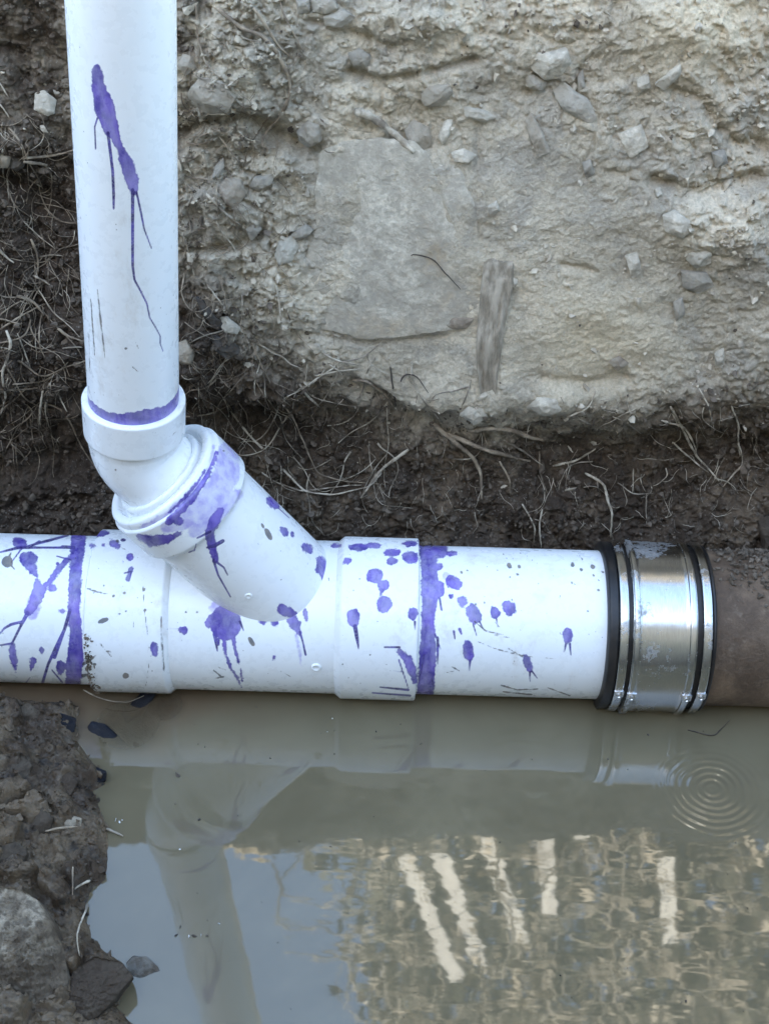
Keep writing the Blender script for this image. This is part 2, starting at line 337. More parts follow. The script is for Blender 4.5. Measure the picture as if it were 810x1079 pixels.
    for pts, wd, dp in ((((188, 146), (225, 128), (262, 122), (300, 150), (330, 160)), 9, .012), (((370, 75), (400, 84), (440, 78), (478, 70), (500, 62)), 5, .008), (((330, 22), (380, 35), (420, 52)), 5, .006),
                        (((700, 90), (740, 108), (770, 150), (810, 160)), 8, .008), (((690, 190), (740, 205), (800, 190)), 8, .009), (((370, 402), (400, 420), (440, 438), (480, 430)), 8, .010), (((555, 100), (570, 80)), 6, .004),
                        (((320, 350), (390, 362), (470, 352)), 3, .003), (((190, 265), (240, 262), (280, 250)), 5, .005), (((570, 395), (620, 402), (660, 396)), 6, .005), (((0, 195), (30, 205), (40, 330)), 14, .014),
                        (((505, 130), (500, 200), (505, 260)), 4, .002), (((590, 275), (625, 282)), 3, .003), (((0, 500), (120, 470)), 18, .012)):
        h -= dp*np.exp(-(seg_d(pts)/wd)**2)
    for (cu, cv, ru, rv_, a) in ((60, 220, 30, 90, -.020), (20, 350, 50, 60, .012), (25, 60, 60, 70, -.012), (250, 90, 60, 35, .014), (620, 350, 100, 60, .012), (770, 240, 60, 40, .010), (500, 420, 60, 16, .008), (600, 415, 50, 14, .010),
                                 (780, 560, 40, 30, .012), (225, 330, 40, 30, .008), (270, 460, 60, 40, -.008), (600, 500, 120, 30, -.006), (720, 30, 60, 30, .010), (420, 20, 70, 20, .010), (440, 460, 60, 30, .010)):
        h += a*np.exp(-((U-cu)/ru)**2-((V-cv)/rv_)**2)
    # the rock face behind the slab is smooth
    sl = sstep(.9, .6, np.sqrt(((U-418)/108)**2+((V-252)/120)**2))
    h = h*(1-.8*sl)+.8*sl*(.006+.25*h)
    fade = sstep(.0, .05, T)
    h = h*fade
    Y = Y+NY*h; Z = Z+NZ*h-.35*np.abs(h)*0
    org = np.clip(.55*fbm(X, T, 11, 4, 61)+.45*left+.25*low+.12, 0, 1)*np.where(U < 330, 1, sstep(400, 470, V)+.15)
    V3 = np.stack([X, Y, Z], -1).reshape(-1, 3)
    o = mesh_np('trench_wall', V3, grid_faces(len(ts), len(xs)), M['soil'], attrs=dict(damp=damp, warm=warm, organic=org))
    tag(o, kind='structure')
    return V3, damp.ravel(), rough.ravel(), NY.ravel(), NZ.ravel()
WV, WD, WR, WNY, WNZ = wall_mesh()

# ------------------------------------------------------------------ mud bank and trench floor
SHORE = [(-60, 735), (60, 738), (86, 742), (84, 762), (88, 785), (98, 800), (110, 812), (112, 826), (101, 834), (108, 850), (117, 872), (117, 905), (112, 928), (98, 940), (93, 956), (101, 985), (113, 1001), (134, 1014), (142, 1034), (126, 1060), (146, 1079), (170, 1120), (180, 1300)]
def bank_mesh():
    pts = [on_z(u, v, WATER)[:2] for u, v in SHORE]
    pts += [(-.10, -.75), (.0, -.80), (1.25, -.80), (1.3, -1.2), (-1.5, -1.2), (-1.5, -.05)]
    pts = np.array(pts)
    xs = dense(-1.35, 1.35, -.31, -.13, .0011, .04); ys = dense(-1.1, .13, -.36, -.02, .0011, .04)
    X, Y = np.meshgrid(xs, ys)
    d = np.full(X.shape, 1e3); inside = np.zeros(X.shape, bool); n = len(pts)
    for i in range(n):
        a, b = pts[i], pts[(i+1) % n]; e = b-a; t = np.clip(((X-a[0])*e[0]+(Y-a[1])*e[1])/(e@e), 0, 1)
        d = np.minimum(d, np.hypot(X-a[0]-t*e[0], Y-a[1]-t*e[1]))
        cond = ((a[1] > Y) != (b[1] > Y)) & (X < (b[0]-a[0])*(Y-a[1])/(b[1]-a[1]+1e-12)+a[0]); inside ^= cond
    d = np.where(inside, d, -d)
    Z = WATER+np.where(d > 0, .30*d/(1+d*3.2)+.006*sstep(0, .01, d), np.maximum(d*.5, -.035))
    wx = X+.008*fbm(X, Y, 25, 3, 121); wy = Y+.008*fbm(X, Y, 25, 3, 122)
    f1, f2, idr, tx = worley(wx, wy, 45, 141); c = sstep(0, .3, f2-f1); k = sstep(-.004, .02, d)
    h = .013*c*sstep(.3, .9, idr)+.003*tx*c
    h += .006*fbm(wx, wy, 40, 3, 151)+.0035*fbm(wx, wy, 90, 3, 152, .6)
    f1, f2, idr, tx = worley(wx, wy, 120, 142); c = sstep(0, .3, f2-f1); h += .0038*c*sstep(.4, .9, idr)+.001*tx*c
    f1, f2, idr, tx = worley(wx, wy, 300, 143); c = sstep(0, .3, f2-f1); h += .0013*c*(.2+idr)
    h += .007*fbm(X, Y, 18, 4, 144)+.0025*fbm(X, Y, 120, 4, 145, .6)
    Z = Z+h*k-.002*(1-k)
    V3 = np.stack([X, Y, Z], -1).reshape(-1, 3)
    o = mesh_np('mud_bank', V3, grid_faces(len(ys), len(xs)), M['mud']); tag(o, kind='structure')
    return V3, d.ravel()
BV, BD = bank_mesh()

# lookup: picture position -> point on the soil
S = np.concatenate([WV, BV[BV[:, 2] > WATER-.002]]); SU, SVv, SZ = proj(S)
okk = (SU > -60) & (SU < 870) & (SVv > -60) & (SVv < 1140); S = S[okk]; iu = ((SU[okk]+60)/2).astype(int); iv = ((SVv[okk]+60)/2).astype(int)
zb = np.full((700, 500), -1); order = np.argsort(-SZ[okk]); zb[iv[order], iu[order]] = order
def surf(u, v):
    a = int((v+60)/2); b = int((u+60)/2)
    for r in range(0, 25):
        blk = zb[max(a-r, 0):a+r+1, max(b-r, 0):b+r+1]; g = blk[blk >= 0]
        if len(g):
            q = S[g]; z = (q-CAM)@_F; return CAM+ray(u, v)*float(np.median(z) if r == 0 else np.percentile(z, 40))
    return on_y(u, v, .13)

# ------------------------------------------------------------------ water, yard, other trench sides
rc = on_z(750, 832, WATER)
xs = np.linspace(-1.33, 1.33, 40); ys = np.linspace(-1.05, .13, 20); X, Y = np.meshgrid(xs, ys)
o = mesh_np('water', np.stack([X, Y, X*0+WATER], -1).reshape(-1, 3), grid_faces(20, 40), mat_water(rc[0], rc[1])); tag(o, kind='structure')
def side_wall(name, p0, p1, inward):
    p0 = np.array(p0, float); p1 = np.array(p1, float); L = np.hypot(*(p1-p0)); e = (p1-p0)/L
    xs = np.arange(0, L+.01, .012); ts = np.arange(0, .82, .012); X, T = np.meshgrid(xs, ts)
    out = np.where(T > .66, (T-.66)*1.0, 0)+.06*sstep(.2, .7, T); Zz = np.minimum(T, .66)-.1+.02*sstep(.6, .8, T)
    hh = .03*fbm(X, T, 5, 4, 301)+.01*fbm(X, T, 25, 4, 302)
    off = out-hh*sstep(.72, .6, T)
    P = np.stack([p0[0]+e[0]*X-inward[0]*off, p0[1]+e[1]*X-inward[1]*off, Zz], -1).reshape(-1, 3)
    Z0 = np.zeros(X.size)
    o = mesh_np(name, P, grid_faces(len(ts), len(xs)), M['soil'], attrs=dict(damp=Z0+.45, warm=Z0, organic=Z0+.3)); tag(o, kind='structure')
side_wall('trench_wall', (-1.3, -1.15), (-1.3, .25), (1, 0)); side_wall('trench_wall', (1.3, -1.15), (1.3, .25), (-1, 0))
side_wall('trench_wall', (-1.4, -1.05), (1.4, -1.05), (0, 1))
def yard():
    g = np.unique(np.concatenate([np.linspace(-60, 60, 31), np.linspace(-3, 3, 61)]))
    def strip(x0, x1, y0, y1):
        xs = g[(g > x0) & (g < x1)]; xs = np.concatenate([[x0], xs, [x1]]); ys = g[(g > y0) & (g < y1)]; ys = np.concatenate([[y0], ys, [y1]])
        X, Y = np.meshgrid(xs, ys); Z = .571+.02*fbm(X, Y, 1.5, 3, 9); Z = Z-.105*sstep(-.14, .08, X)*sstep(-.3, .3, Y); d = np.maximum(np.maximum(np.abs(X)-1.42, Y-.42), -1.17-Y); Z = np.where(d < .08, .577-.105*sstep(-.14, .08, X)*sstep(-.3, .3, Y), Z)
        return np.stack([X, Y, Z], -1).reshape(-1, 3), grid_faces(len(ys), len(xs))
    Vs, Fs, n = [], [], 0
    for a in ((-60, 60, .42, 60), (-60, 60, -60, -1.17), (-60, -1.42, -1.17, .42), (1.42, 60, -1.17, .42)):
        v, f = strip(*a); Vs.append(v); Fs.append(f+n); n += len(v)
    o = mesh_np('ground', np.concatenate(Vs), np.concatenate(Fs), M['turf']); tag(o, kind='structure')
yard()

# ------------------------------------------------------------------ paint on the plastic: splashes and runs, in picture measure, stored as distances
PRIMER, DRIP, GRIME, WASH = [], [], [], []
def line(dst, *pts):
    for a, b in zip(pts[:-1], pts[1:]): dst.append(('c',)+a+b)
def ell(dst, u, v, a, b, rot=0): dst.append(('e', u, v, a, b, math.radians(rot)))
P, D, G, W_ = PRIMER, DRIP, GRIME, WASH
RISER = dict(p=[], d=[], g=[], w=[])
line(RISER['p'], (102, 73, 5), (104, 90, 7), (110, 113, 10.5), (116, 133, 9), (122, 145, 5), (128, 158, 4.5), (134, 173, 7), (140, 190, 7.5), (141, 201, 4))
line(RISER['d'], (103, 124, 1), (100, 134, .9), (101, 157, .9)); line(RISER['d'], (114, 140, 1.8), (119, 180, 1.6), (120, 205, 1.6), (120, 220, 1.1))
line(RISER['d'], (140, 200, 1.9), (140, 280, 1.5), (142, 295, 1.2), (148, 306, 1.1), (155, 320, 1), (158, 335, .9), (163, 343, .9), (169, 354, .8), (169, 362, .8), (172, 370, .7))
line(RISER['d'], (144, 202, 1.2), (149, 225, 1.2), (152, 241, 1), (160, 262, .8))
line(RISER['g'], (96, 315, .4), (98, 345, .7), (100, 374, .4)); line(RISER['g'], (103, 305, .4), (107, 345, 1), (111, 377, .6)); line(RISER['g'], (94, 350, .3), (95, 392, .4)); ell(RISER['g'], 133, 367, 2, 1.6); line(RISER['g'], (143, 360, .4), (146, 367, .5)); line(RISER['g'], (139, 386, .4), (146, 392, .5))
ELB = dict(p=[], d=[], g=[], w=[])
line(ELB['p'], (206, 472, 2.5), (206, 482, 3.5), (200, 496, 2.5), (191, 508, 2), (178, 521, 1.4), (160, 535, 1)); line(ELB['g'], (160, 455, .3), (180, 460, .3), (186, 455, .4)); ell(ELB['g'], 122, 495, 1, 1)
BUSH = dict(p=[], d=[], g=[], w=[])
line(BUSH['w'], (225, 470, 2), (222, 492, 3), (200, 522, 4), (172, 545, 4), (150, 556, 3)); line(BUSH['p'], (216, 496, 1.2), (204, 514, 1.6), (188, 532, 1.4), (174, 544, 1))
BR = dict(p=[], d=[], g=[], w=[])
line(BR['w'], (240, 478, 12), (240, 498, 14), (230, 516, 15), (214, 534, 13), (196, 548, 10), (176, 556, 7)); line(BR['w'], (250, 520, 6), (228, 545, 8), (205, 560, 7))
line(BR['p'], (229, 476, 2), (219, 500, 3), (200, 528, 4.5), (178, 550, 4)); line(BR['p'], (148, 566, 4), (160, 570, 6), (176, 568, 5), (190, 562, 2)); ell(BR['p'], 188, 549, 6, 5)
line(BR['p'], (233, 538, 4), (226, 549, 6), (221, 559, 5), (223, 573, 5), (227, 590, 3)); line(BR['d'], (222, 560, 1.5), (208, 567, 1)); line(BR['d'], (235, 570, 2), (226, 575, 2.2), (218, 577, 1))
line(BR['d'], (225, 590, 1.5), (230, 606, 1.1), (243, 629, .8)); line(BR['d'], (228, 592, 1.4), (236, 598, 1), (240, 606, .8)); line(BR['d'], (199, 582, .8), (205, 580, .9), (207, 573, .5))
ell(BR['p'], 287, 530, 9, 5, 40); line(BR['d'], (293, 535, .6), (305, 546, .5)); ell(BR['p'], 299, 560, 6, 4, 50); ell(BR['g'], 283, 563, 7, 3, 62); ell(BR['p'], 308, 564, 2, 3); ell(BR['p'], 324, 578, 7, 4.5, 45); ell(BR['g'], 277, 554, 3, 1.5, 60); ell(BR['g'], 236, 475, 1.5, 1); ell(BR['g'], 272, 573, 1, 1.5)
line(BR['p'], (338, 590, 5), (341, 600, 8), (346, 610, 7), (352, 624, 3)); line(BR['d'], (350, 605, 1.4), (357, 608, .6)); line(BR['d'], (352, 620, 1.2), (356, 632, .6)); line(BR['d'], (348, 613, 1), (357, 617, .5)); ell(BR['g'], 296, 611, 1, .8); line(BR['p'], (298, 642, 6), (310, 648, 4))
MAIN = dict(p=P, d=D, g=G, w=W_)
# wye body
ell(P, 238, 656, 17, 19); ell(W_, 237, 640, 17, 10); 
for a in (((226, 668, 2), (228, 678, 1.6), (229, 686, .8)), ((236, 674, 2.5), (238, 690, 1.6), (243, 703, 1.2), (250, 715, 1.2), (254, 724, 1)), ((246, 674, 2.5), (249, 690, 1.3), (254, 705, 1.3), (255, 718, .8)), ((253, 655, 1.5), (257, 665, .6)), ((223, 650, 3), (219, 656, 3), (220, 662, 1)), ((230, 674, 2), (231, 680, .6))): line(D if a[0][2] < 2.4 else P, *a)
ell(P, 304, 639, 6, 8, 60); line(P, (304, 645, 5), (311, 658, 6), (315, 667, 3)); line(W_, (312, 668, 2), (318, 702, 1.5)); line(D, (316, 666, 1.4), (319, 676, 1), (322, 690, 1.2)); ell(P, 322, 648, 2.5, 8, -15); ell(P, 277, 653, 4, 5.5); ell(P, 289, 655, 4, 5.5); ell(G, 265, 676, 5.5, 2.6, 60); ell(P, 289, 693, 1.6, 3)
for a in (((225, 706, .5), (232, 712, .5)), ((226, 715, .5), (236, 713, .4)), ((230, 703, .4), (238, 706, .5)), ((296, 707, .4), (306, 713, .4)), ((346, 608, .4), (347, 612, .4))): line(G, *a)
# right hub
ell(P, 372, 651, 7, 10); line(D, (374, 660, 2.4), (376, 672, 2), (378, 684, .8)); ell(P, 378, 577, 11, 4); ell(P, 392, 575, 10, 3); ell(P, 366, 591, 5, 3.4); ell(P, 413, 582, 9, 4.5); ell(P, 432, 587, 9, 6.5); ell(P, 413, 591, 6, 4); ell(P, 395, 607, 9, 8); ell(P, 404, 616, 6, 6, 30); line(P, (402, 618, 3), (401, 627, 1)); ell(P, 405, 637, 8.5, 9.5); ell(P, 432, 573, 8, 3); ell(P, 354, 575, 6, 2.5)
line(P, (420, 685, 3), (428, 694, 5), (434, 706, 5), (437, 718, 3)); line(D, (405, 682, 1), (421, 682, 1.2)); line(D, (400, 724, .8), (430, 727, 1.4)); line(D, (392, 730, .8), (432, 733, 1.2)); ell(P, 435, 647, 5, 7); line(D, (437, 655, 1.4), (437, 664, .7)); line(D, (420, 695, 1), (430, 725, .8)); line(D, (425, 708, .6), (414, 707, .4))
for (u, v) in ((379, 610), (367, 678), (375, 681), (367, 714), (380, 720), (361, 700), (372, 622), (359, 612), (398, 655), (407, 700), (390, 690)): ell(G, u, v, .9, .8)
# left hub
ell(P, 104, 562, 11, 3.5); ell(P, 121, 573, 7, 4, 30); ell(P, 137, 587, 4.2, 4); line(P, (138, 600, 3), (135, 610, 2.5)); line(D, (131, 604, .8), (139, 602, 1), (136, 613, .8)); ell(P, 98, 575, 4, 2); ell(D, 130, 569, 3, 1.8); ell(G, 109, 654, 6, 2.6, -20); ell(P, 163, 684, 4, 8, -10); ell(P, 193, 664, 5, 4); line(D, (176, 663, .5), (198, 663, .6)); ell(P, 109, 574, 2.4, 1.6); ell(P, 130, 592, 1.3, 2.2)
for a in (((151, 618, .8), (152, 640, .5), (156, 670, .6), (157, 700, .5), (154, 722, .5)), ((170, 650, .6), (171, 680, 1.1), (173, 708, .8)), ((106, 678, .7), (112, 686, .7), (118, 687, .4)), ((112, 686, .5), (118, 692, .4)), ((92, 620, .9), (104, 624, 1), (114, 626, .6)), ((88, 682, .5), (96, 672, .5)), ((88, 700, 1.6), (98, 693, 1.4), (102, 690, .6)), ((88, 712, 2), (94, 710, 1), (90, 704, 1)), ((125, 575, .5), (150, 590, .3)), ((141, 655, .4), (141, 661, .4))): line(G, *a)
for (u, v, r) in ((124, 570, 1.5), (152, 621, 1.8), (120, 628, 1.6), (153, 643, 1.6), (131, 625, 1.4), (110, 617, 1), (126, 647, 1.3), (133, 644, 1.1), (160, 635, .9), (145, 630, .8), (196, 645, 1.4), (208, 645, 1.2), (133, 712, 3), (100, 700, 1.5)): ell(G, u, v, r*1.2, r)
# left pipe
line(P, (84, 560, 8), (82, 575, 8), (80, 600, 6.8), (78, 640, 6.5), (80, 670, 7), (79, 700, 9), (77, 724, 8.5)); line(D, (66, 576, 1.6), (78, 577, 2))
line(D, (0, 582, .9), (20, 577, 1.8), (45, 577, 1.2), (75, 577, 1.4)); line(D, (12, 593, .8), (24, 577, 1), (50, 570, 1.6), (72, 564, 1.2)); ell(P, 21, 572, 8, 6, 20); ell(P, 30, 589, 10, 8); line(P, (33, 598, 6), (38, 606, 2.5)); ell(G, 8, 592, 6, 6); line(G, (8, 592, 2), (16, 600, .5)); line(G, (8, 592, 2), (12, 582, .6))
line(P, (73, 588, 3), (62, 600, 3), (52, 614, 3), (44, 620, 3.5)); line(P, (39, 612, 3), (42, 622, 7), (36, 635, 6), (31, 644, 5)); line(D, (29, 645, 1.6), (24, 655, 1.4), (12, 658, 1.6), (5, 662, 1.3), (0, 668, 1)); line(D, (30, 646, 1.8), (22, 660, 1.5), (13, 678, 1.3), (0, 680, .9)); ell(P, 55, 620, 4.5, 4); ell(D, 61, 594, 2, 2); line(D, (74, 643, 2), (68, 664, 1.8), (59, 683, 2), (51, 700, 1.5), (45, 720, 1.6)); line(D, (67, 668, 1.3), (58, 693, 1.6))
line(P, (13, 682, 4), (15, 698, 3), (17, 708, .8)); ell(P, 44, 685, 3.2, 4); line(P, (36, 696, 3.5), (33, 706, 1)); ell(P, 66, 644, 4, 2.2); ell(P, 64, 704, 5, 8); line(D, (55, 706, .8), (66, 719, 1)); line(D, (28, 719, .8), (32, 714, .6)); line(D, (60, 586, .8), (75, 590, 1)); line(D, (42, 570, 1), (30, 577, 1)); ell(W_, 35, 640, 8, 14); line(W_, (84, 640, 2), (86, 700, 3)); ell(P, 55, 560, 8, 1.6)
# right pipe
line(P, (450, 572, 9), (452, 600, 9), (453, 625, 9), (451, 650, 7), (451, 680, 8.5), (450, 705, 9), (447, 738, 9)); ell(P, 464, 580, 8, 8); ell(P, 475, 583, 7, 2.8); ell(P, 461, 597, 5.5, 4); ell(P, 478, 614, 9.5, 7, 30); ell(W_, 470, 608, 5, 5); ell(P, 458, 621, 10, 11); ell(P, 487, 634, 5, 6); ell(P, 499, 647, 7.5, 11.5, -25); ell(P, 521, 646, 5.5, 6.5); ell(P, 536, 641, 6.5, 8.5, -15); ell(P, 493, 685, 6, 11, -8); ell(P, 598, 670, 5.5, 8.5); ell(P, 556, 699, 4.5, 10, -15); ell(P, 475, 628, 2.2, 2.2)
for a in (((463, 630, 1.2), (465, 643, 1.2)), ((461, 672, 1.5), (461, 690, 1.2), (461, 700, .8)), ((458, 668, 1), (464, 684, .6)), ((495, 696, 1.4), (494, 707, .7)), ((596, 678, 1.3), (594, 687, .8)), ((600, 678, 1.3), (601, 690, .8)), ((558, 708, 1.2), (558, 718, .7)), ((560, 707, 1), (566, 715, .6)), ((498, 657, 1), (502, 670, .6)), ((505, 655, 1), (509, 663, .7)), ((455, 715, 1.2), (457, 728, .6)), ((478, 665, 1.4), (479, 673, .8)), ((484, 663, 1.8), (486, 668, 1)), ((590, 668, .6), (596, 668, .6)), ((523, 652, 1), (524, 661, .6)), ((447, 690, .9), (441, 720, .7))): line(D, *a)
BROWN = []
for a in (((503, 676, .5), (520, 683, .6), (545, 690, .5), (560, 692, .4)), ((535, 683, .6), (550, 692, .8)), ((500, 655, .7), (512, 665, .9), (530, 669, .6)), ((520, 669, .5), (536, 672, .5)), ((527, 722, .7), (545, 727, .9), (566, 726, .6)), ((530, 729, .7), (560, 732, .9)), ((540, 700, .4), (545, 690, .4)), ((475, 702, .5), (484, 707, .6)), ((610, 710, .4), (616, 710, .5)), ((560, 692, .3), (585, 694, .3)), ((521, 655, .5), (526, 661, .6)), ((478, 707, .4), (468, 709, .3)), ((575, 724, .5), (600, 733, .6))): line(G, *a)
for (u, v, r) in ((536, 596, 3), (547, 597, 2), (545, 605, 1.6), (603, 595, 2.4), (612, 600, 2), (624, 597, 2.6), (625, 606, 1.6), (602, 614, 1.5), (605, 616, 1), (630, 622, 1.6), (539, 632, 1.4), (619, 644, 1.2), (486, 603, 1.6), (492, 601, 1), (537, 608, 1), (548, 583, 1), (549, 643, .8), (624, 637, .8), (501, 637, 1.4), (510, 635, 1.2), (548, 664, .8), (519, 630, .8), (635, 603, 1.4), (613, 589, 1.4), (630, 611, 1), (560, 590, .8), (583, 607, .7), (567, 615, .8), (590, 628, .8), (558, 625, .7), (575, 640, .6), (595, 600, .8), (530, 584, .7)): ell(G, u, v, r*1.1, r*.85, (u*7) % 90)
rs = np.random.RandomState(5)
for _ in range(70): ell(G, 510+rs.rand()*125, 585+rs.rand()**1.4*110, *(lambda q: (q, q*.8))(.3+.7*rs.rand()**2))
for _ in range(60): ell(G, rs.rand()*440, 570+rs.rand()*150, *(lambda q: (q, q*.8))(.3+.6*rs.rand()**2))
def sdf(shapes, U, V):
    r = np.full(U.shape, -6.0, np.float32)
    for s in shapes:
        if s[0] == 'c':
            _, x1, y1, r1, x2, y2, r2 = s; mg = max(r1, r2)+6
            m_ = (U > min(x1, x2)-mg) & (U < max(x1, x2)+mg) & (V > min(y1, y2)-mg) & (V < max(y1, y2)+mg)
            if not m_.any(): continue
            u = U[m_]; v = V[m_]; ex, ey = x2-x1, y2-y1; t = np.clip(((u-x1)*ex+(v-y1)*ey)/(ex*ex+ey*ey+1e-9), 0, 1)
            d = r1+(r2-r1)*t-np.hypot(u-x1-t*ex, v-y1-t*ey)
        else:
            _, x, y, a, b, ro = s; mg = max(a, b)+6; m_ = (abs(U-x) < mg) & (abs(V-y) < mg)
            if not m_.any(): continue
            u = U[m_]-x; v = V[m_]-y; c, q = math.cos(ro), math.sin(ro); p = (u*c+v*q); w_ = (-u*q+v*c)
            k0 = np.hypot(p/a, w_/b)+1e-6; k1 = np.hypot(p/a/a, w_/b/b)+1e-6; d = -k0*(k0-1)/k1
        r[m_] = np.maximum(r[m_], d)
    return r
def paint_attrs(V3, N3, sets):
    U, V, _ = proj(V3); facing = ((CAM-V3)*N3).sum(1) > 0
    a = {}
    for k, nm in (('p', 'primer'), ('d', 'drip'), ('g', 'grime'), ('w', 'wash')):
        q = sdf(sets[k], U, V) if sets else np.full(len(V3), -6.0); q[~facing] = -6; a[nm] = q
    return a

# ------------------------------------------------------------------ swept tubes with a radius profile
def frames(path):
    path = np.asarray(path, float); T = np.gradient(path, axis=0); T /= np.linalg.norm(T, axis=1)[:, None]
    Fv = np.array([0, -.72, .70]); A = Fv-T*(T@Fv)[:, None]; A /= np.linalg.norm(A, axis=1)[:, None]
    return T, A, np.cross(T, A)
def angles(step_front, n_back=26):
    f = np.arange(-1.75, 1.75, step_front); b = np.linspace(1.75, 2*math.pi-1.75, n_back, endpoint=False); return np.concatenate([f, b])
def tube_mesh(name, path, rad, mat, parent=None, sets=None, dstep=.0011, cap=True, extra=None, a0=0.0, axis=None):
    """path: Nx3 centre points, rad: N radii (a profile may fold back on itself: same point, new radius)"""
    path = np.asarray(path, float); rad = np.asarray(rad, float)
    # frames from distinct points
    key = [0]
    for i in range(1, len(path)):
        if np.linalg.norm(path[i]-path[key[-1]]) > 1e-6: key.append(i)
    T, A, B = frames(path[key]); idx = np.searchsorted(key, np.arange(len(path)), side='right')-1
    T, A, B = T[idx], A[idx], B[idx]
    if axis is not None:
        axis = np.asarray(axis, float); a_ = np.array([0, -.72, .70]); a_ = a_-axis*(a_@axis); a_ /= np.linalg.norm(a_); T = np.tile(axis, (len(path), 1)); A = np.tile(a_, (len(path), 1)); B = np.cross(T, A)
    th = angles(dstep/max(rad.max(), 1e-4))+a0; n = len(th)
    dirs = A[:, None]*np.cos(th)[None, :, None]+B[:, None]*np.sin(th)[None, :, None]
    V3 = path[:, None]+rad[:, None, None]*dirs
    V = V3.reshape(-1, 3); N = dirs.reshape(-1, 3)
    at = paint_attrs(V, N, sets)
    if extra: extra(at, V, N)
    return mesh_np(name, V, grid_faces(len(path), n, True), mat, parent, attrs=at)
def densify(pts, rads, step=.0011):
    """straight profile pieces along a path, resampled; small bevels come from the points given"""
    P_, R_ = [np.array(pts[0], float)], [rads[0]]
    for i in range(1, len(pts)):
        a, b = np.array(pts[i-1], float), np.array(pts[i], float); k = max(1, int(np.linalg.norm(b-a)/step))
        for j in range(1, k+1): P_.append(a+(b-a)*j/k); R_.append(rads[i-1]+(rads[i]-rads[i-1])*j/k)
    return np.array(P_), np.array(R_)
def x_at(u, R):
    lo, hi = -1, 1
    for _ in range(40):
        m_ = (lo+hi)/2
        if proj([m_, -.707*R, .707*R])[0] < u: lo = m_
        else: hi = m_
    return lo

RP = .0570; RH = .0622; RB = .0585
drain = empty('plastic_drain_pipe'); tag(drain, 'white plastic drain pipe with angled branch and upright riser, splashed with purple primer', 'drain pipe')
def X3(x): return (x, 0.0, 0.0)
# pipes
pp, rr = densify([X3(-1.5), X3(-.34), X3(x_at(100, RP))], [RP, RP, RP], .0011); k = (pp[:, 0] > -.34) | (np.arange(len(pp)) % 40 == 0)
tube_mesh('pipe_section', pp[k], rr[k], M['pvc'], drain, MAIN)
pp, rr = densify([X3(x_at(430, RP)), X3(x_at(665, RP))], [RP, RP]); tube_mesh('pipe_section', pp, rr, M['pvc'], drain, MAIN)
# wye body and hubs
wye = None
xa, xb = x_at(168, RB), x_at(360, RB)
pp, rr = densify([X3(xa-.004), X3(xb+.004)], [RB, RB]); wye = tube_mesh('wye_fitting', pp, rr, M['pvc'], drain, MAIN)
def hub(x_in, x_out, sgn):
    # lip, bevels, cylinder and the step down to the body; x_out is the open mouth
    q = [(x_out, RP+.0002), (x_out-sgn*.0001, RH-.0012), (x_out-sgn*.0010, RH), (x_in+sgn*.0012, RH), (x_in, RH-.0010), (x_in-sgn*.0030, RB+.0002), (x_in-sgn*.0035, RB-.0008)]
    pp, rr = densify([X3(a) for a, _ in q], [b for _, b in q]); return tube_mesh('hub', pp, rr, M['pvc'], wye, MAIN, axis=(sgn, 0, 0))
hub(x_at(172, RH), x_at(88, RH), -1); hub(x_at(357, RH), x_at(441, RH), 1)
# branch: from mouth centre towards the main axis
mouth = on_y(174, 504, -.002); root_ = np.array([on_y(330, 650, 0)[0], 0, 0]); bd_ = (root_-mouth); Lb = np.linalg.norm(bd_); bd_ /= Lb
RBH = .0478; RBT = .0432
mk = [(0, .0360), (0.0001, RBH-.0012), (.0012, RBH), (.0300, RBH), (.0312, RBH-.001), (.0345, RBT+.0004), (.037, RBT), (Lb-.01, RBT)]
pp, rr = densify([mouth+bd_*a for a, _ in mk], [b for _, b in mk]); branch = tube_mesh('branch', pp, rr, M['pvc'], wye, BR, axis=bd_)
# reducing bushing: a thick collar standing a little out of the branch mouth
RBU = .0455; REL = .0308
mk = [(.004, RBU), (-.0015, RBU), (-.0050, RBU-.0004), (-.0062, RBU-.0016), (-.0062, REL+.0085), (-.0050, REL+.0078), (.0, REL+.0065), (.0, REL+.0045), (-.0070, REL+.0040), (-.0082, REL+.0030), (-.0082, REL+.0012), (-.0070, REL-.0005), (0, REL-.001)]
pp, rr = densify([mouth+bd_*a for a, _ in mk], [b for _, b in mk], .002)
tube_mesh('bushing', pp, rr, M['pvc'], drain, BUSH, axis=bd_)
# riser and elbow
RR = .0302; rim = on_y(141, 419, 0.0); top = on_y(127.5, 0, .004); rdir = (top-rim)/np.linalg.norm(top-rim)
def riser_band(at, V, N):
    t = (V-rim)@rdir; a = np.arctan2(N[:, 0], -N[:, 1]); wgt = .0085+.003*np.sin(a*1.3+.6)+.0012*np.sin(a*5)
    at['primer'] = np.maximum(at['primer'], (wgt-t)*1500)
pp, rr = densify([rim-rdir*.02, top+rdir*.02], [RR, RR], .0009); pp2, rr2 = densify([top+rdir*.021, top+rdir*.30], [RR, RR], .03)
end = top+rdir*.30
tube_mesh('riser_pipe', np.concatenate([pp, pp2, [end, end+rdir*-.02]]), np.concatenate([rr, rr2, [RR-.004, RR-.004]]), M['pvc'], drain, RISER, extra=riser_band, dstep=.0008)
RHE = .0346; hl = .0275
hb = rim-rdir*hl; e1 = mouth-bd_*.004; c1 = hb-rdir*.020; c2 = e1-bd_*.020
tt = np.linspace(0, 1, 60)[:, None]; bez = (1-tt)**3*hb+3*(1-tt)**2*tt*c1+3*(1-tt)*tt*tt*c2+tt**3*e1
mk = [(.0, RR-.0005), (-0.0001, RHE-.0008), (-.0009, RHE), (-(hl-.001), RHE*.995), (-hl, RHE*.985)]
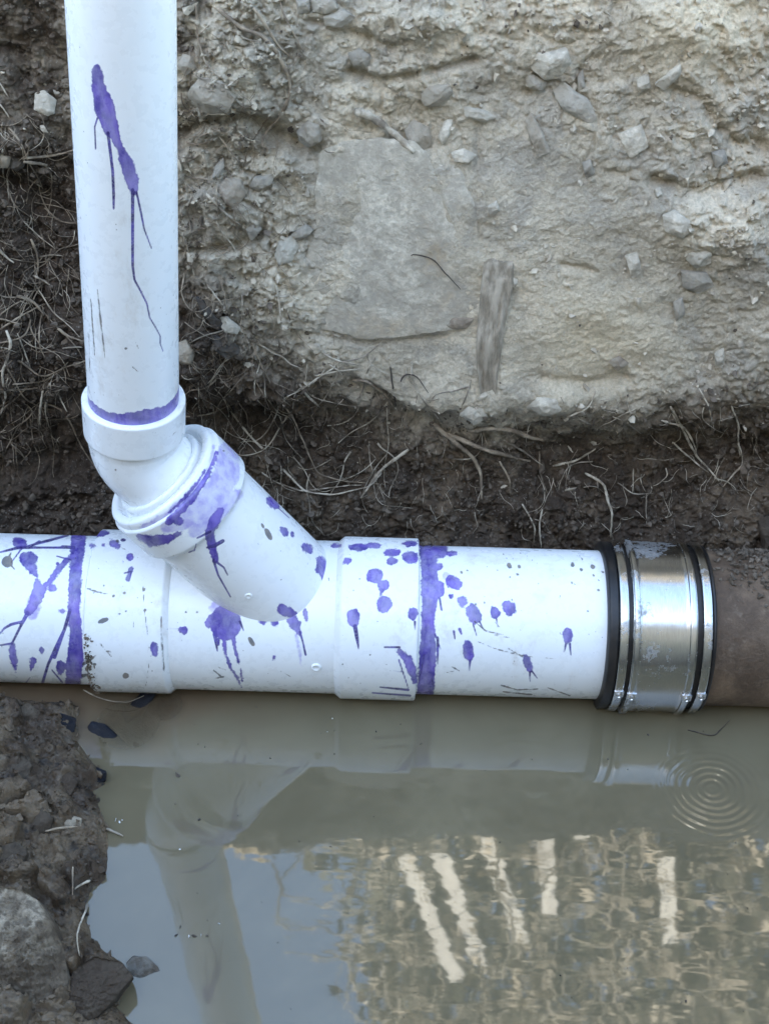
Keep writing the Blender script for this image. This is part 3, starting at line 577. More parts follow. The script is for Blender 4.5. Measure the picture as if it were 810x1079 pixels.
p1, r1 = densify([rim+rdir*a for a, _ in mk], [b for _, b in mk]); p3 = e1+bd_*np.linspace(.001, .02, 12)[:, None]
rb = np.interp(np.linspace(0, 1, 60), [0, .12, 1], [RHE*.95, REL+.0012, REL])
tube_mesh('elbow', np.concatenate([p1, bez[1:], p3]), np.concatenate([r1, rb[1:], np.full(12, REL)]), M['pvc'], drain, ELB)
# moulding marks: little round nubs
def nub(u, v, r, base, axis_p, axis_d, R, par):
    o_ = ray(u, v); best = None
    for t in np.linspace(.7, 1.2, 4000):
        p = CAM+o_*t; q = p-axis_p; dd = np.linalg.norm(q-axis_d*(q@axis_d))
        if dd <= R: best = p; break
    if best is None: return
    q = best-axis_p; n = q-axis_d*(q@axis_d); n /= np.linalg.norm(n); a = np.cross(n, [0, 0, 1.]); a /= np.linalg.norm(a); b = np.cross(n, a)
    prof = [(1.0, -.3), (1.0, .25), (.85, .38), (.65, .36), (.5, .22), (0.01, .2)]; V = []
    for (k1, k2) in prof:
        for i in range(20): th = i/20*2*math.pi; V.append(best+(a*math.cos(th)+b*math.sin(th))*r*k1+n*r*k2)
    V = np.array(V); mesh_np('moulding_nub', V, grid_faces(len(prof), 20, True), M['pvc'], par, attrs=dict(primer=np.full(len(V), -6.), drip=np.full(len(V), -6.), grime=np.full(len(V), -6.), wash=np.full(len(V), -6.)))
ax = np.array([1., 0, 0]); z0 = np.zeros(3)
nub(333, 703, .0035, 0, z0, ax, RB, wye); nub(262, 628, .0026, 0, mouth, bd_, RBT, branch); nub(144, 508, .0022, 0, hb, -rdir, RHE*.9, drain)

# ------------------------------------------------------------------ coupling
coup = empty('pipe_coupling'); tag(coup, 'steel banded rubber coupling joining the white pipe to the brown pipe', 'coupling')
RS = .0640
def ring(name, q, mat, par):
    pp, rr = densify([X3(a) for a, _ in q], [b for _, b in q], .0012); return tube_mesh(name, pp, rr, mat, par, None, dstep=.0022, axis=(1, 0, 0))
def xu(u): return x_at(u, RS)
q = [(xu(641), RP), (xu(641)+.0002, RS-.0025), (xu(641)+.0010, RS-.0012), (xu(643), RS), (xu(652), RS), (xu(652), RS-.002), (xu(752), RS-.002), (xu(752.5), RS), (xu(755), RS-.0006), (xu(756), RS-.0025), (xu(756)+.0002, .0575)]
ring('rubber_sleeve', q, M['rubber'], coup)
ring('steel_shield', [(xu(667), RS-.002), (xu(667), RS+.0011), (xu(667)+.0006, RS+.0016), (xu(674.5), RS+.0016), (xu(675.5), RS+.0010), (xu(724), RS+.0010), (xu(725), RS+.0016), (xu(735)-.0006, RS+.0016), (xu(735), RS+.0011), (xu(735), RS-.002)], M['steel'], coup)
screws = []
for i, (u0, u1, r, su) in enumerate(((653, 662.5, .0008, 650), (668, 674, .0026, 665), (726.5, 733.5, .0026, 723), (741, 750.5, .0008, 738.5))):
    b = ring('clamp_band', [(xu(u0), RS-.0005), (xu(u0), RS+r), (xu(u0)+.0005, RS+r+.0006), (xu(u1)-.0005, RS+r+.0006), (xu(u1), RS+r), (xu(u1), RS-.0005)], M['steel'], coup)
    screws.append((b, (xu(u0)+xu(u1))/2, RS+r+.0006))
def screw_mesh():
    V, Fc = [], []; lev = [(0, .0040, 6), (.0042, .0040, 6), (.0046, .0034, 6), (.0046, .0020, 6), (.0036, .0014, 6), (.0036, .0001, 6)]
    for h, r, _ in lev:
        for i in range(12): th = i/12*2*math.pi; rr_ = r*(1.0 if i % 2 == 0 else .93); V.append((rr_*math.cos(th), rr_*math.sin(th), h))
    # worm housing block under the head
    n = len(V); V += [(x, y, z) for z in (-.001, .0012) for x, y in ((-.0052, -.006), (.0052, -.006), (.0052, .0055), (-.0052, .0055))]
    Fq = grid_faces(len(lev), 12, True); box = np.array([(0, 1, 5, 4), (1, 2, 6, 5), (2, 3, 7, 6), (3, 0, 4, 7), (4, 5, 6, 7)])+n
    return np.array(V), np.concatenate([Fq, box])
V, Fq = screw_mesh(); sc0 = mesh_np('screw', V, Fq, M['bolt'], None, smooth=False)
for i, (b, x, R) in enumerate(screws):
    o = sc0 if i == 0 else sc0.copy()
    if i: C.objects.link(o)
    o.parent = b; th = math.radians(-4)       # on the lower front of the ring
    n = Vector((0, -math.cos(th), math.sin(th))); o.location = (x, n.y*R, n.z*R); o.rotation_euler = n.to_track_quat('Z', 'X').to_euler()
    o.scale = (.62, .62, .62)
pp, rr = densify([X3(xu(745)), X3(.36), X3(1.5)], [.0590, .0605, .0605], .0018); k = (pp[:, 0] < .36) | (np.arange(len(pp)) % 30 == 0)
o = tube_mesh('old_drain_pipe', pp[k], rr[k]+.0006*np.sin(pp[k][:, 0]*60), M['clay'], None, None, dstep=.0025); tag(o, 'old brown drain pipe with soil crumbs on top, running out to the right', 'pipe')

# ------------------------------------------------------------------ stones
def stone_poly(name, poly, thick, mat, label, seed=0, cat='stone', push=0.0, group=None, wood=False, base=None, upright=False):
    rs = np.random.RandomState(seed+11); poly = np.array(poly, float); c = poly.mean(0)
    big = np.ptp(poly, axis=0).min() > 55 and not wood; n = 160 if big else 64; closed = np.vstack([poly, poly[:1]]); L = np.concatenate([[0], np.cumsum(np.hypot(*np.diff(closed, axis=0).T))]); t = np.linspace(0, L[-1], n, endpoint=False)
    b2 = np.stack([np.interp(t, L, closed[:, 0]), np.interp(t, L, closed[:, 1])], 1)
    b2 += rs.randn(n, 2)*0; ang_ = np.arange(n)/n*2*np.pi; jit = fbm(np.cos(ang_)*3+seed, np.sin(ang_)*3, 2.2, 4, 70, .7); b2 = c+(b2-c)*(1+(.05 if big else .10)*jit)[:, None]; kk = np.array([.2, .6, .2]); b2 = np.stack([np.convolve(np.r_[b2[-1:, i], b2[:, i], b2[:1, i]], kk, 'valid') for i in (0, 1)], 1)
    given = base is not None and name != 'bank_rock'
    if base is None: base = surf(*c)
    size = np.ptp(poly, axis=0).min()
    if base[2] < .09 and not upright and base[1] < .05: pn = np.array([0, -.45, .9])     # lies on the bank
    else: pn = np.array([0, -.93, .36])
    def onplane(u, v): d = ray(u, v); return CAM+d*(((base-CAM)@pn)/(d@pn))
    if not given:
        Q = np.array([surf(*q) for q in b2[::4]]+[surf(*(c+(q-c)*.5)) for q in b2[::8]]); cen_ = np.median(Q, 0); A_ = np.c_[Q[:, 0]-cen_[0], Q[:, 2]-cen_[2], np.ones(len(Q))]
        if pn[2] < .6 and len(Q) > 5:
            co_ = np.linalg.lstsq(A_, Q[:, 1]-cen_[1], rcond=None)[0]; g = np.array([co_[0], -1, co_[1]]); g[0] = np.clip(g[0], -.35, .35); g[2] = np.clip(g[2], .05, .8); pn = g/np.linalg.norm(g)
        base = cen_+pn*np.percentile((Q-cen_)@pn, 45)
    B3 = np.array([onplane(*q) for q in b2]); c3 = onplane(*c); px = .00065*np.linalg.norm(base-CAM)
    th = thick; rings = np.concatenate([np.linspace(0, .82, 50 if big else 15), [.88, .93, .97, 1.0, .995, .96, .85]]); nr = len(rings); tk = rings.copy()
    Pl = c3[None, None]+(B3-c3)[None]*rings[:, None, None]
    # facetted dome: lowest of several tilted planes
    e1 = np.array([1., 0, 0]); e2 = np.cross(pn, e1); e2 /= np.linalg.norm(e2); sc = np.linalg.norm(B3-c3, axis=1).mean()
    a = ((Pl-c3)@e1)/sc; b = ((Pl-c3)@e2)/sc; H = np.full(a.shape, 1.0)+.15*a*rs.uniform(-1, 1)+.15*b*rs.uniform(-1, 1)
    for _ in range(9 if not wood else 3):
        an = rs.uniform(0, 2*math.pi); sl_ = rs.uniform(.5, 1.5); off = rs.uniform(.85, 1.5)-(.42 if name == 'bank_rock' else 0); H = np.minimum(H, off+.25-sl_*(a*math.cos(an)+b*math.sin(an)))
    H = H*(1-tk[:, None]**6*.5)
    hz = H*th*(.72)+(fbm(Pl[..., 0]+seed, (Pl@e2), 1.2/sc, 4, seed % 50+200)*.22*th)+fbm(Pl[..., 0]+seed, (Pl@e2), 6/sc, 4, 260, .6)*(.16 if big else .05)*th
    if wood: hz += .0022*fbm(Pl[..., 0], (Pl@e2)*.12, 160, 3, 270, ridge=True)
    hz[-4] *= .6
    hz[-3] = -.2*th; hz[-2] = -.8*th; hz[-1] = -1.4*th
    V3 = (Pl+pn*(hz+push)[..., None]).reshape(-1, 3)
    o = mesh_np(name, V3, grid_faces(nr, n, True)[:, ::-1].copy(), mat, smooth=True)
    try: o.data.set_sharp_from_angle(angle=math.radians(38))
    except Exception: pass
    return tag(o, label, cat, group)
ST = [
 ([(338,160),(362,150),(396,145),(436,148),(452,165),(466,200),(478,232),(500,252),(506,330),(492,346),(440,352),(392,358),(336,346),(326,300),(321,272),(334,240),(332,200)], .006, 'slab', 'largest pale flat slab of rock in the middle of the trench wall'),
 ([(450,168),(486,180),(500,215),(505,250),(488,250),(474,230),(462,200)], .004, 'slab', 'thin warm grey rock plate against the right edge of the largest slab'),
 ([(37,98),(47,95),(60,105),(58,120),(50,123),(36,116)], .006, 'pale', 'small pale square stone in dark soil left of the upright pipe'),
 ([(12,164),(19,160),(26,164),(26,175),(18,180),(11,175)], .006, 'darks', 'small round dark stone at the end of two brown roots, far left'),
 ([(0,160),(9,156),(12,166),(9,176),(0,176)], .005, 'tan', 'tan stone cut by the left picture edge beside a dark round one'),
 ([(199,96),(212,80),(234,84),(248,104),(240,119),(222,121),(206,110)], .010, 'grey', 'rounded grey stone above a dark hollow, just right of the upright pipe'),
 ([(187,70),(193,57),(205,60),(207,72),(196,80)], .005, 'grey', 'small angular blue grey stone touching the upright pipe outline, upper'),
 ([(314,136),(325,126),(337,131),(339,148),(326,155),(315,148)], .008, 'grey', 'blocky grey stone in the dark hollow left above the largest slab'),
 ([(311,-4),(326,-4),(327,13),(314,15)], .006, 'grey', 'narrow blue grey block at the top edge, left of two lighter ones'),
 ([(328,-4),(352,-4),(357,10),(345,16),(329,13)], .007, 'grey', 'squarish blue grey block cut by the top picture edge'),
 ([(340,17),(362,10),(375,18),(360,28),(343,26)], .006, 'grey', 'flat wedge shaped grey stone just under the blocks at the top edge'),
 ([(228,200),(238,187),(254,189),(259,204),(248,221),(237,215)], .007, 'tan', 'brownish grey squarish stone above a straight pale root piece'),
 ([(262,197),(268,186),(289,183),(288,193),(272,201)], .006, 'grey', 'flat oblong grey stone up right of the brownish squarish one'),
 ([(289,268),(295,252),(309,246),(315,260),(308,275),(294,279)], .009, 'pale', 'light grey rounded stone just left of the largest slab'),
 ([(274,255),(280,247),(287,250),(284,258),(286,267),(278,266)], .005, 'pale', 'small crescent shaped pale stone left of the light rounded one'),
 ([(306,246),(322,236),(330,240),(318,252),(312,254)], .005, 'grey', 'narrow slanting grey stone wedged between the rounded one and the slab'),
 ([(226,334),(240,333),(254,345),(250,352),(237,350)], .005, 'pale', 'pale flat oval stone among roots below the dark earth patch'),
 ([(186,362),(197,357),(205,368),(203,382),(188,386)], .007, 'tan', 'pale tan rounded stone touching the upright pipe above the socket'),
 ([(223,189),(226,176),(235,165),(237,176),(230,188)], .004, 'grey', 'thin upright leaf shaped slate piece below the dark hollow'),
 ([(206,312),(214,316),(238,343),(232,348),(213,332)], .004, 'darks', 'long dark slate sliver slanting above the pale flat oval stone'),
 ([(222,352),(238,356),(254,370),(240,378),(226,368)], .005, 'darks', 'dark grey flat stone below the pale flat oval stone'),
 ([(443,98),(452,89),(474,88),(477,98),(462,112),(446,110)], .007, 'grey', 'blue grey stone under the clay overhang above the largest slab'),
 ([(424,132),(436,126),(452,134),(455,152),(444,160),(430,150)], .006, 'grey', 'smooth grey stone just right of the thick broken root stub'),
 ([(478,122),(469,127),(462,144),(467,153),(474,142)], .004, 'pale', 'white pointed shard standing upright right of the broken root stub'),
 ([(474,160),(488,156),(502,163),(492,172),(478,170)], .004, 'pale', 'small flat pale stone right above the thin warm rock plate'),
 ([(366,56),(378,50),(391,58),(388,69),(372,68)], .006, 'grey', 'rounded clay coloured stone in the upper middle, left of the long dark crack'),
 ([(553,60),(566,55),(584,53),(597,50),(601,66),(592,81),(574,84),(560,73)], .009, 'pale', 'light angular stone jutting out highest of the stack in the upper right'),
 ([(552,79),(561,77),(577,86),(570,94),(555,91)], .006, 'grey', 'small grey stone directly under the light angular jutting one'),
 ([(577,86),(588,81),(608,97),(620,104),(629,125),(622,131),(603,121),(590,112)], .008, 'grey', 'long grey stone slanting down right from under the light angular one'),
 ([(608,80),(614,72),(616,92),(609,98)], .004, 'grey', 'thin upright grey sliver right of the stone stack in the upper right'),
 ([(553,125),(560,118),(572,140),(579,160),(568,165),(557,145)], .005, 'grey', 'narrow upright blue grey stone below the stone stack'),
 ([(670,82),(683,77),(685,92),(672,98)], .005, 'pale', 'small pale square stone, upper right, left of a longer tilted one'),
 ([(702,76),(716,66),(717,77),(699,94),(689,89)], .005, 'pale', 'pale oblong stone tilted up right next to a small square one'),
 ([(697,226),(710,221),(727,232),(729,242),(718,251),(700,243)], .006, 'pale', 'pale diamond shaped stone in the right part of the wall'),
 ([(724,264),(737,256),(749,265),(749,277),(732,281),(722,273)], .007, 'pale', 'light rounded triangular stone down right of the diamond shaped one'),
 ([(658,269),(671,265),(676,286),(665,293)], .004, 'pale', 'small upright rectangular pale stone left of the triangular one'),
 ([(716,284),(744,286),(752,300),(735,309),(718,301)], .005, 'grey', 'broad flat grey stone below the triangular one'),
 ([(513,217),(523,211),(527,221),(516,229)], .004, 'pale', 'tiny light stone right of the largest slab, halfway up'),
 ([(488,112),(510,115),(523,123),(510,129),(489,122)], .005, 'pale', 'flat pale stone lying level, up right of the white pointed shard'),
 ([(613,171),(622,167),(627,182),(617,188)], .004, 'grey', 'small rectangular clay grey stone below the stone stack, to its right'),
 ([(752,371),(762,366),(763,384),(753,388)], .005, 'pale', 'small rounded pale stone low in the right part of the wall'),
 ([(689,200),(695,197),(697,206),(691,209)], .003, 'pale', 'tiny white pebble above left of the diamond shaped stone'),
 ([(650,141),(675,130),(683,154),(663,167)], .004, 'slab', 'broad flat buff stone in the upper right, flush with the clay'),
 ([(748,160),(762,156),(766,172),(752,176)], .005, 'grey', 'grey stone in the rough dark patch near the right edge'),
 ([(708,318),(718,312),(720,330),(711,338)], .004, 'grey', 'small upright grey stone below the broad flat one'),
 ([(484,436),(494,426),(510,428),(514,440),(500,446)], .006, 'slab', 'rounded buff lump at the foot of the wooden stake'),
 ([(555,428),(566,418),(586,420),(592,432),(574,438)], .006, 'slab', 'rounded buff lump right of the foot of the wooden stake'),
 ([(462,340),(478,333),(500,335),(492,345),(472,346)], .004, 'tan', 'brown flat stone at the lower right corner of the largest slab'),
 ([(258,240),(270,232),(276,240),(264,253)], .004, 'grey', 'small grey stone up left of the crescent shaped one'),
 ([(640,380),(652,374),(662,382),(650,390)], .004, 'tan', 'small tan clod low in the bright clay patch'),
 ([(798,548),(815,540),(820,575),(803,582)], .010, 'lump', 'soil covered stone above the brown pipe at the right edge'),
]
for i, (pl, th, mt, lab) in enumerate(ST): stone_poly('embedded_stone' if i else 'rock_slab', pl, th, M[mt], lab, seed=i*3+1, group='stones set in the trench wall' if i > 1 else None, push=.0015 if i > 1 else -.0008)
stone_poly('wooden_stake', [(509,275),(520,271),(531,276),(541,274),(540,300),(531,345),(525,390),(521,428),(515,436),(508,430),(503,395),(501,362),(505,313)], .0085, M['wood'], 'weathered grey wooden stake standing in the clay right of the largest slab', 91, 'wood', wood=True, push=.0005)
BK = [
 ([(-12,934),(12,935),(24,938),(40,948),(56,972),(68,1000),(74,1035),(66,1058),(40,1085),(-12,1095)], .030, 'bankrock', 'largest pale mottled rock in the lower left corner'),
 ([(78,1022),(100,1008),(130,1014),(141,1030),(122,1056),(96,1082),(66,1095),(60,1078),(74,1046)], .018, 'lump', 'muddy brown rock between the corner rock and the water'),
 ([(132,1014),(140,1007),(155,1008),(166,1018),(176,1037),(150,1034),(138,1028)], .005, 'darks', 'flat dark slate lying in the water by the brown rock'),
 ([(90,812),(100,807),(112,812),(111,822),(96,825)], .005, 'wetst', 'small wet blue black stone at the water edge'),
 ([(50,756),(64,751),(80,756),(78,770),(62,775),(50,768)], .005, 'wetst', 'wet black stone in the mud left of the water, below the white pipe'),
 ([(60,868),(74,858),(86,862),(84,874),(70,878)], .006, 'grey', 'rounded grey stone in the middle of the mud bank'),
 ([(2,800),(22,792),(34,806),(26,826),(6,828)], .008, 'lump', 'muddy grey lump at the left picture edge, upper part of the bank'),
 ([(26,862),(44,850),(56,862),(50,884),(30,886)], .008, 'lump', 'muddy grey lump left of the rounded grey stone'),
 ([(0,892),(18,886),(30,898),(20,918),(0,920)], .008, 'lump', 'muddy grey lump directly above the largest corner rock'),
 ([(56,818),(72,812),(82,824),(74,838),(58,836)], .007, 'lump', 'muddy grey lump left of the small wet blue black stone'),
 ([(14,748),(30,740),(42,750),(34,764),(18,764)], .007, 'lump', 'muddy grey lump highest on the bank, just below the white pipe'),
]
for i, (pl, th, mt, lab) in enumerate(BK):
    if mt == 'lump': th *= .8
    bs = surf(*np.mean(pl, 0)) if i != 2 else on_z(152, 1022, WATER+.001)
    stone_poly('bank_rock', pl, th, M[mt], lab, group='rocks on the mud bank', seed=300+i*5, push=.003 if th > .012 else -.0016, base=bs)
for pl, zz, lab, cat in (([(92,766),(97,759),(112,763),(126,776),(141,791),(128,794),(100,783)], -.0460, 'black slate wedge half under the muddy water near the pipe hub', 'stone'), ([(128,752),(150,728),(168,726),(150,752),(134,762)], -.0462, 'dark half sunken slate right under the white pipe hub', 'stone')):
    stone_poly('sunken_slate', pl, .004, M['wetst'], lab, 400, cat, base=on_z(*np.mean(pl, 0), zz), push=-.001)

# ------------------------------------------------------------------ roots
def root_mesh(name, pts, r_px, mat, label=None, seed=0, lift=1.1, world=None, cat='root', taper=.45, group=None):
    if world is None:
        W = []
        for u, v in pts:
            s_ = surf(u, v); d = s_-CAM; dist = np.linalg.norm(d); W.append(s_-d/dist*(r_px*.00066*lift+.0022))
        W = np.array(W)
    else: W = np.array(world)
    L = np.concatenate([[0], np.cumsum(np.linalg.norm(np.diff(W, axis=0), axis=1))]); n = max(10, int(L[-1]/.0028)); t = np.linspace(0, L[-1], n)
    Pp = np.stack([np.interp(t, L, W[:, i]) for i in range(3)], 1)
    k = np.array([.25, .5, .25])
    for _ in range(3): Pp[1:-1] = (Pp[:-2]+2*Pp[1:-1]+Pp[2:])/4
    rs = np.random.RandomState(seed+3); r0 = r_px*.00064
    j = np.cumsum(rs.randn(n, 3), 0)*.00014; j -= np.linspace(0, 1, n)[:, None]*j[-1]; Pp = Pp+j*(1 if n > 6 else 0)
    rad = r0*np.interp(np.linspace(0, 1, n), [0, .03, .6, 1], [.7, 1, .88, taper])*(1+.13*rs.randn(n))
    T = np.gradient(Pp, axis=0); T /= np.linalg.norm(T, axis=1)[:, None]+1e-9; A = np.cross(T, [0.3, 0.2, 1.0]); A /= np.linalg.norm(A, axis=1)[:, None]+1e-9; B = np.cross(T, A)
    m_ = 8; th = np.arange(m_)/m_*2*math.pi; V = (Pp[:, None]+rad[:, None, None]*(A[:, None]*np.cos(th)[None, :, None]+B[:, None]*np.sin(th)[None, :, None])).reshape(-1, 3)
    nn = len(V); V = np.vstack([V, Pp[:1], Pp[-1:]]); Fc = [tuple(f) for f in grid_faces(n, m_, True)]+[(nn, (i+1) % m_, i) for i in range(m_)]+[(nn+1, nn-m_+i, nn-m_+(i+1) % m_) for i in range(m_)]
    o = mesh_np(name, V, Fc, mat)
    return tag(o, label, cat, group)
RT = [
 ([(228,8),(245,22),(258,32),(275,35),(290,50),(300,70),(306,88),(304,105),(292,125),(280,138),(275,150),(278,158)], 2.3, 'root', 'longest thick curved root in the upper part, bending down to a pale tip'),
 ([(267,8),(280,25),(290,45),(300,55),(306,60)], 1.7, 'root', 'shorter root running down beside the upper end of the longest curved root'),
 ([(294,0),(300,18),(310,35),(320,55)], 1.0, 'root', 'thin root falling from the top edge right of the longest curved root'),
 ([(207,5),(208,40),(215,65),(228,80),(238,84)], 1.0, 'root', 'thin root hanging down from the top just right of the upright pipe'),
 ([(244,32),(256,40),(275,45)], .8, 'rootp', 'fine pale rootlet under the upper bend of the longest curved root'),
 ([(216,128),(232,145),(245,162),(252,172)], 1.2, 'root', 'thin root slanting down from the dark hollow near the upright pipe'),
 ([(252,138),(262,148),(275,150)], .9, 'rootp', 'fine pale rootlet meeting the pale tip of the longest curved root'),
 ([(217,204),(235,222),(254,238)], 1.6, 'rootp', 'straight pale root piece like a stick, slanting below the brownish squarish stone'),
 ([(227,232),(235,245),(248,262),(250,272)], .9, 'rootp', 'thin pale root under the straight stick like piece'),
 ([(193,245),(200,275),(205,290)], .8, 'rootp', 'thin pale root close to the right side of the upright pipe, halfway up'),
 ([(220,303),(232,318),(240,330)], .9, 'rootp', 'thin slanting root above the pale flat oval stone'),
 ([(255,310),(256,328)], 1.3, 'rootp', 'short upright root stub right of the slanting one above the oval stone'),
 ([(291,300),(295,320),(296,338)], 1.4, 'rootp', 'upright pale root below the light rounded stone'),
 ([(303,330),(312,352),(330,370)], .9, 'root', 'thin root slanting down right along the lower left corner of the largest slab'),
 ([(374,117),(396,126),(418,143),(436,161)], 5.0, 'rootp', 'thick broken root stub slanting over the top of the largest slab'),
 ([(265,360),(276,388),(288,413),(308,441),(328,486),(333,498),(361,507),(400,510)], 1.2, 'root', 'long thin root dropping steeply then running level behind the branch pipe'),
 ([(243,433),(263,460),(300,498),(320,519),(353,522),(390,513),(402,498)], 1.5, 'rootp', 'long pale root looping low just behind the branch pipe'),
 ([(276,498),(292,509),(320,518),(361,513),(381,511)], 1.1, 'rootp', 'shorter pale root joining the low looping root from the left'),
 ([(430,474),(402,494),(380,525)], 2.2, 'rootp', 'stout pale root slanting down left at the right end of the looping root'),
 ([(316,405),(325,419),(337,429)], 1.8, 'rootp', 'short stout pale root below the lower left corner of the largest slab'),
 ([(192,439),(218,437),(247,425)], 1.0, 'root', 'thin level root just right of the socket of the upright pipe'),
 ([(340,372),(356,380),(378,385)], 1.0, 'rootp', 'upper of two straws crossing under the largest slab'),
 ([(332,396),(352,391),(380,389)], 1.0, 'rootp', 'lower of two straws crossing under the largest slab'),
 ([(457,446),(481,468),(499,483),(506,497),(507,526)], 3.0, 'root', 'thick root slanting right then hanging straight down at its thin end'),
 ([(470,457),(492,466),(513,475),(558,486)], 3.0, 'root', 'middle of three thick roots fanning right under the wooden stake'),
 ([(494,454),(512,451),(534,452),(560,462),(584,464)], 3.2, 'root', 'uppermost of three thick roots fanning right under the wooden stake'),
 ([(503,430),(510,460),(517,478)], 1.0, 'root', 'thin upright root crossing in front of the three thick fanning roots'),
 ([(531,464),(555,478),(571,490)], 1.3, 'rootp', 'thin pale root under the right end of the uppermost thick root'),
 ([(582,491),(606,486),(627,473)], 1.6, 'rootp', 'pale level root rising to the right, middle of the dark band'),
 ([(598,470),(608,485)], 1.0, 'rootp', 'short fork joining the pale level root from above'),
 ([(616,498),(637,510),(640,529),(645,539),(643,566)], 1.8, 'rootp', 'pale root hanging straight down to the coupling'),
 ([(706,428),(720,454),(733,481),(757,507)], 1.7, 'rootp', 'longest pale root of the forked group in the dark band at right'),
 ([(697,443),(720,449),(730,465),(734,481)], 1.4, 'rootp', 'curved pale root joining the longest forked one from the left'),
 ([(708,466),(725,481),(746,498)], 1.2, 'rootp', 'lowest side root of the forked group at right'),
 ([(736,409),(746,428),(752,452)], .9, 'rootp', 'thin root hanging above the forked group at right'),
 ([(770,428),(778,449),(779,481)], 1.2, 'rootp', 'thin upright root right of the forked group'),
 ([(786,486),(770,502),(761,513)], 1.4, 'rootp', 'short pale root slanting down left near the right edge'),
 ([(550,531),(563,555),(562,574)], 1.2, 'rootp', 'left of two short roots hanging to the white pipe'),
 ([(571,537),(568,555),(570,577)], 1.2, 'rootp', 'right of two short roots hanging to the white pipe'),
 ([(645,439),(660,446),(675,457)], .9, 'rootp', 'thin slanting root alone at the top of the dark band, right of centre'),
 ([(598,439),(621,430),(627,412)], 1.1, 'rootp', 'thin root bending upward at the edge of the bright clay'),
 ([(681,521),(680,538),(681,555)], .9, 'rootp', 'fine upright rootlet above the coupling'),
 ([(526,486),(538,507),(537,522)], 1.4, 'root', 'short brown root hanging under the middle thick root'),
 ([(667,494),(666,519)], .8, 'rootp', 'fine upright rootlet between the pale hanging root and the forked group'),
 ([(568,476),(568,499),(576,519)], 1.0, 'root', 'thin brown root hanging below the right end of the uppermost thick root'),
 ([(32,291),(44,309),(56,329),(71,340),(84,355)], .9, 'rootp', 'long straight pale straw slanting to the upright pipe at left'),
 ([(35,290),(49,297),(66,312)], 1.3, 'rootp', 'frayed pale root above the long straight straw at left'),
 ([(19,312),(33,315),(44,327),(47,332)], 2.0, 'root', 'stout bent root left of the long straight straw'),
 ([(0,348),(15,337),(33,327),(47,320)], 1.2, 'root', 'brown root rising right from the left edge, crossing the stout bent one'),
 ([(7,348),(12,361),(9,377),(3,392),(3,403),(7,420),(1,437)], 1.7, 'rootp', 'long wavy pale root hanging along the left edge'),
 ([(61,346),(71,354),(87,360)], 1.8, 'root', 'stout brown root running into the upright pipe outline at left'),
 ([(67,367),(78,366),(87,366)], 1.1, 'rootp', 'short level pale root touching the upright pipe outline at left'),
 ([(19,351),(27,374),(37,404)], 1.0, 'rootp', 'thin pale root slanting down right of the long wavy one'),
 ([(47,404),(44,423),(43,450)], 1.4, 'rootp', 'left of three roots hanging side by side left of the socket'),
 ([(53,404),(48,432),(52,450)], 1.5, 'rootp', 'middle of three roots hanging side by side left of the socket'),
 ([(57,404),(64,420),(71,434)], 1.1, 'rootp', 'right of three roots hanging side by side left of the socket'),
 ([(26,167),(56,164),(78,158)], 1.6, 'root', 'upper of two level roots from the dark round stone to the upright pipe'),
 ([(26,171),(42,172),(50,174)], 2.2, 'root', 'lower shorter of two level roots by the dark round stone'),
 ([(19,182),(32,190),(44,197)], 1.1, 'rootp', 'thin pale straw slanting below the dark round stone'),
 ([(33,252),(40,270),(40,288)], 1.6, 'root', 'upright curved root in the dark soil at left, halfway up'),
 ([(42,271),(53,268),(67,270)], 1.1, 'rootp', 'thin level side root of the upright curved one at left'),
 ([(25,233),(42,250),(58,262)], .8, 'rootp', 'very thin straight straw above the upright curved root'),
 ([(-3,260),(7,271),(15,277)], 1.7, 'rootp', 'short stout pale root at the left edge'),
 ([(3,157),(4,183)], 1.0, 'rootp', 'short upright pale straw at the left edge beside the tan stone'),
 ([(7,188),(9,200),(10,210)], 1.0, 'rootp', 'short upright pale rootlet below the tan stone at left'),
 ([(-2,84),(9,102)], 1.0, 'rootp', 'upper of two short pale straws at the left edge near the square stone'),
 ([(-2,108),(10,124)], 1.0, 'rootp', 'lower of two short pale straws at the left edge near the square stone'),
 ([(430,276),(432,266),(444,269),(457,272),(467,284),(485,305)], .8, 'rootd', 'thin dark wavy rootlet lying across the largest slab'),
 ([(422,402),(424,394),(438,394),(451,414)], 1.0, 'rootd', 'thin dark hook shaped rootlet under the largest slab'),
 ([(411,386),(414,408),(417,428)], 1.2, 'rootd', 'straight dark upright rootlet under the largest slab'),
 ([(371,401),(385,401),(406,415),(414,428)], 2.0, 'root', 'arched brown root left of the straight dark rootlet'),
 ([(93,952),(86,970),(81,986),(84,1007)], 1.1, 'rootp', 'bent pale twig standing on the mud above the brown rock'),
 ([(95,928),(87,931),(79,937)], 1.4, 'rootp', 'short pale stick by the water edge'),
 ([(77,913),(77,928),(77,943)], 1.0, 'root', 'upright brown stick left of the short pale stick'),
 ([(48,876),(64,872),(82,871)], 1.3, 'root', 'level brown stick on the middle of the mud bank'),
]
for i, (pl, r, mt, lab) in enumerate(RT): root_mesh('root' if i < 70 else 'twig', pl, r, M[mt], lab, i, cat='root' if i < 70 else 'twig', group='roots sticking out of the trench wall' if i < 70 else 'twigs on the mud bank')
root_mesh('straw', None, 1.6, M['tan'], 'tan straw poking from the mud over the water', 200, world=[on_z(u, v, WATER+.0015) for u, v in ((98, 870), (108, 872), (118, 876), (130, 881))], cat='straw')
root_mesh('root_fibre', None, .7, M['rootp'], 'thin pale root fibre sagging under the left pipe hub', 201, world=[on_z(u, v, WATER+.006) for u, v in ((88, 727), (100, 733), (116, 738), (136, 740), (152, 733))], cat='root')
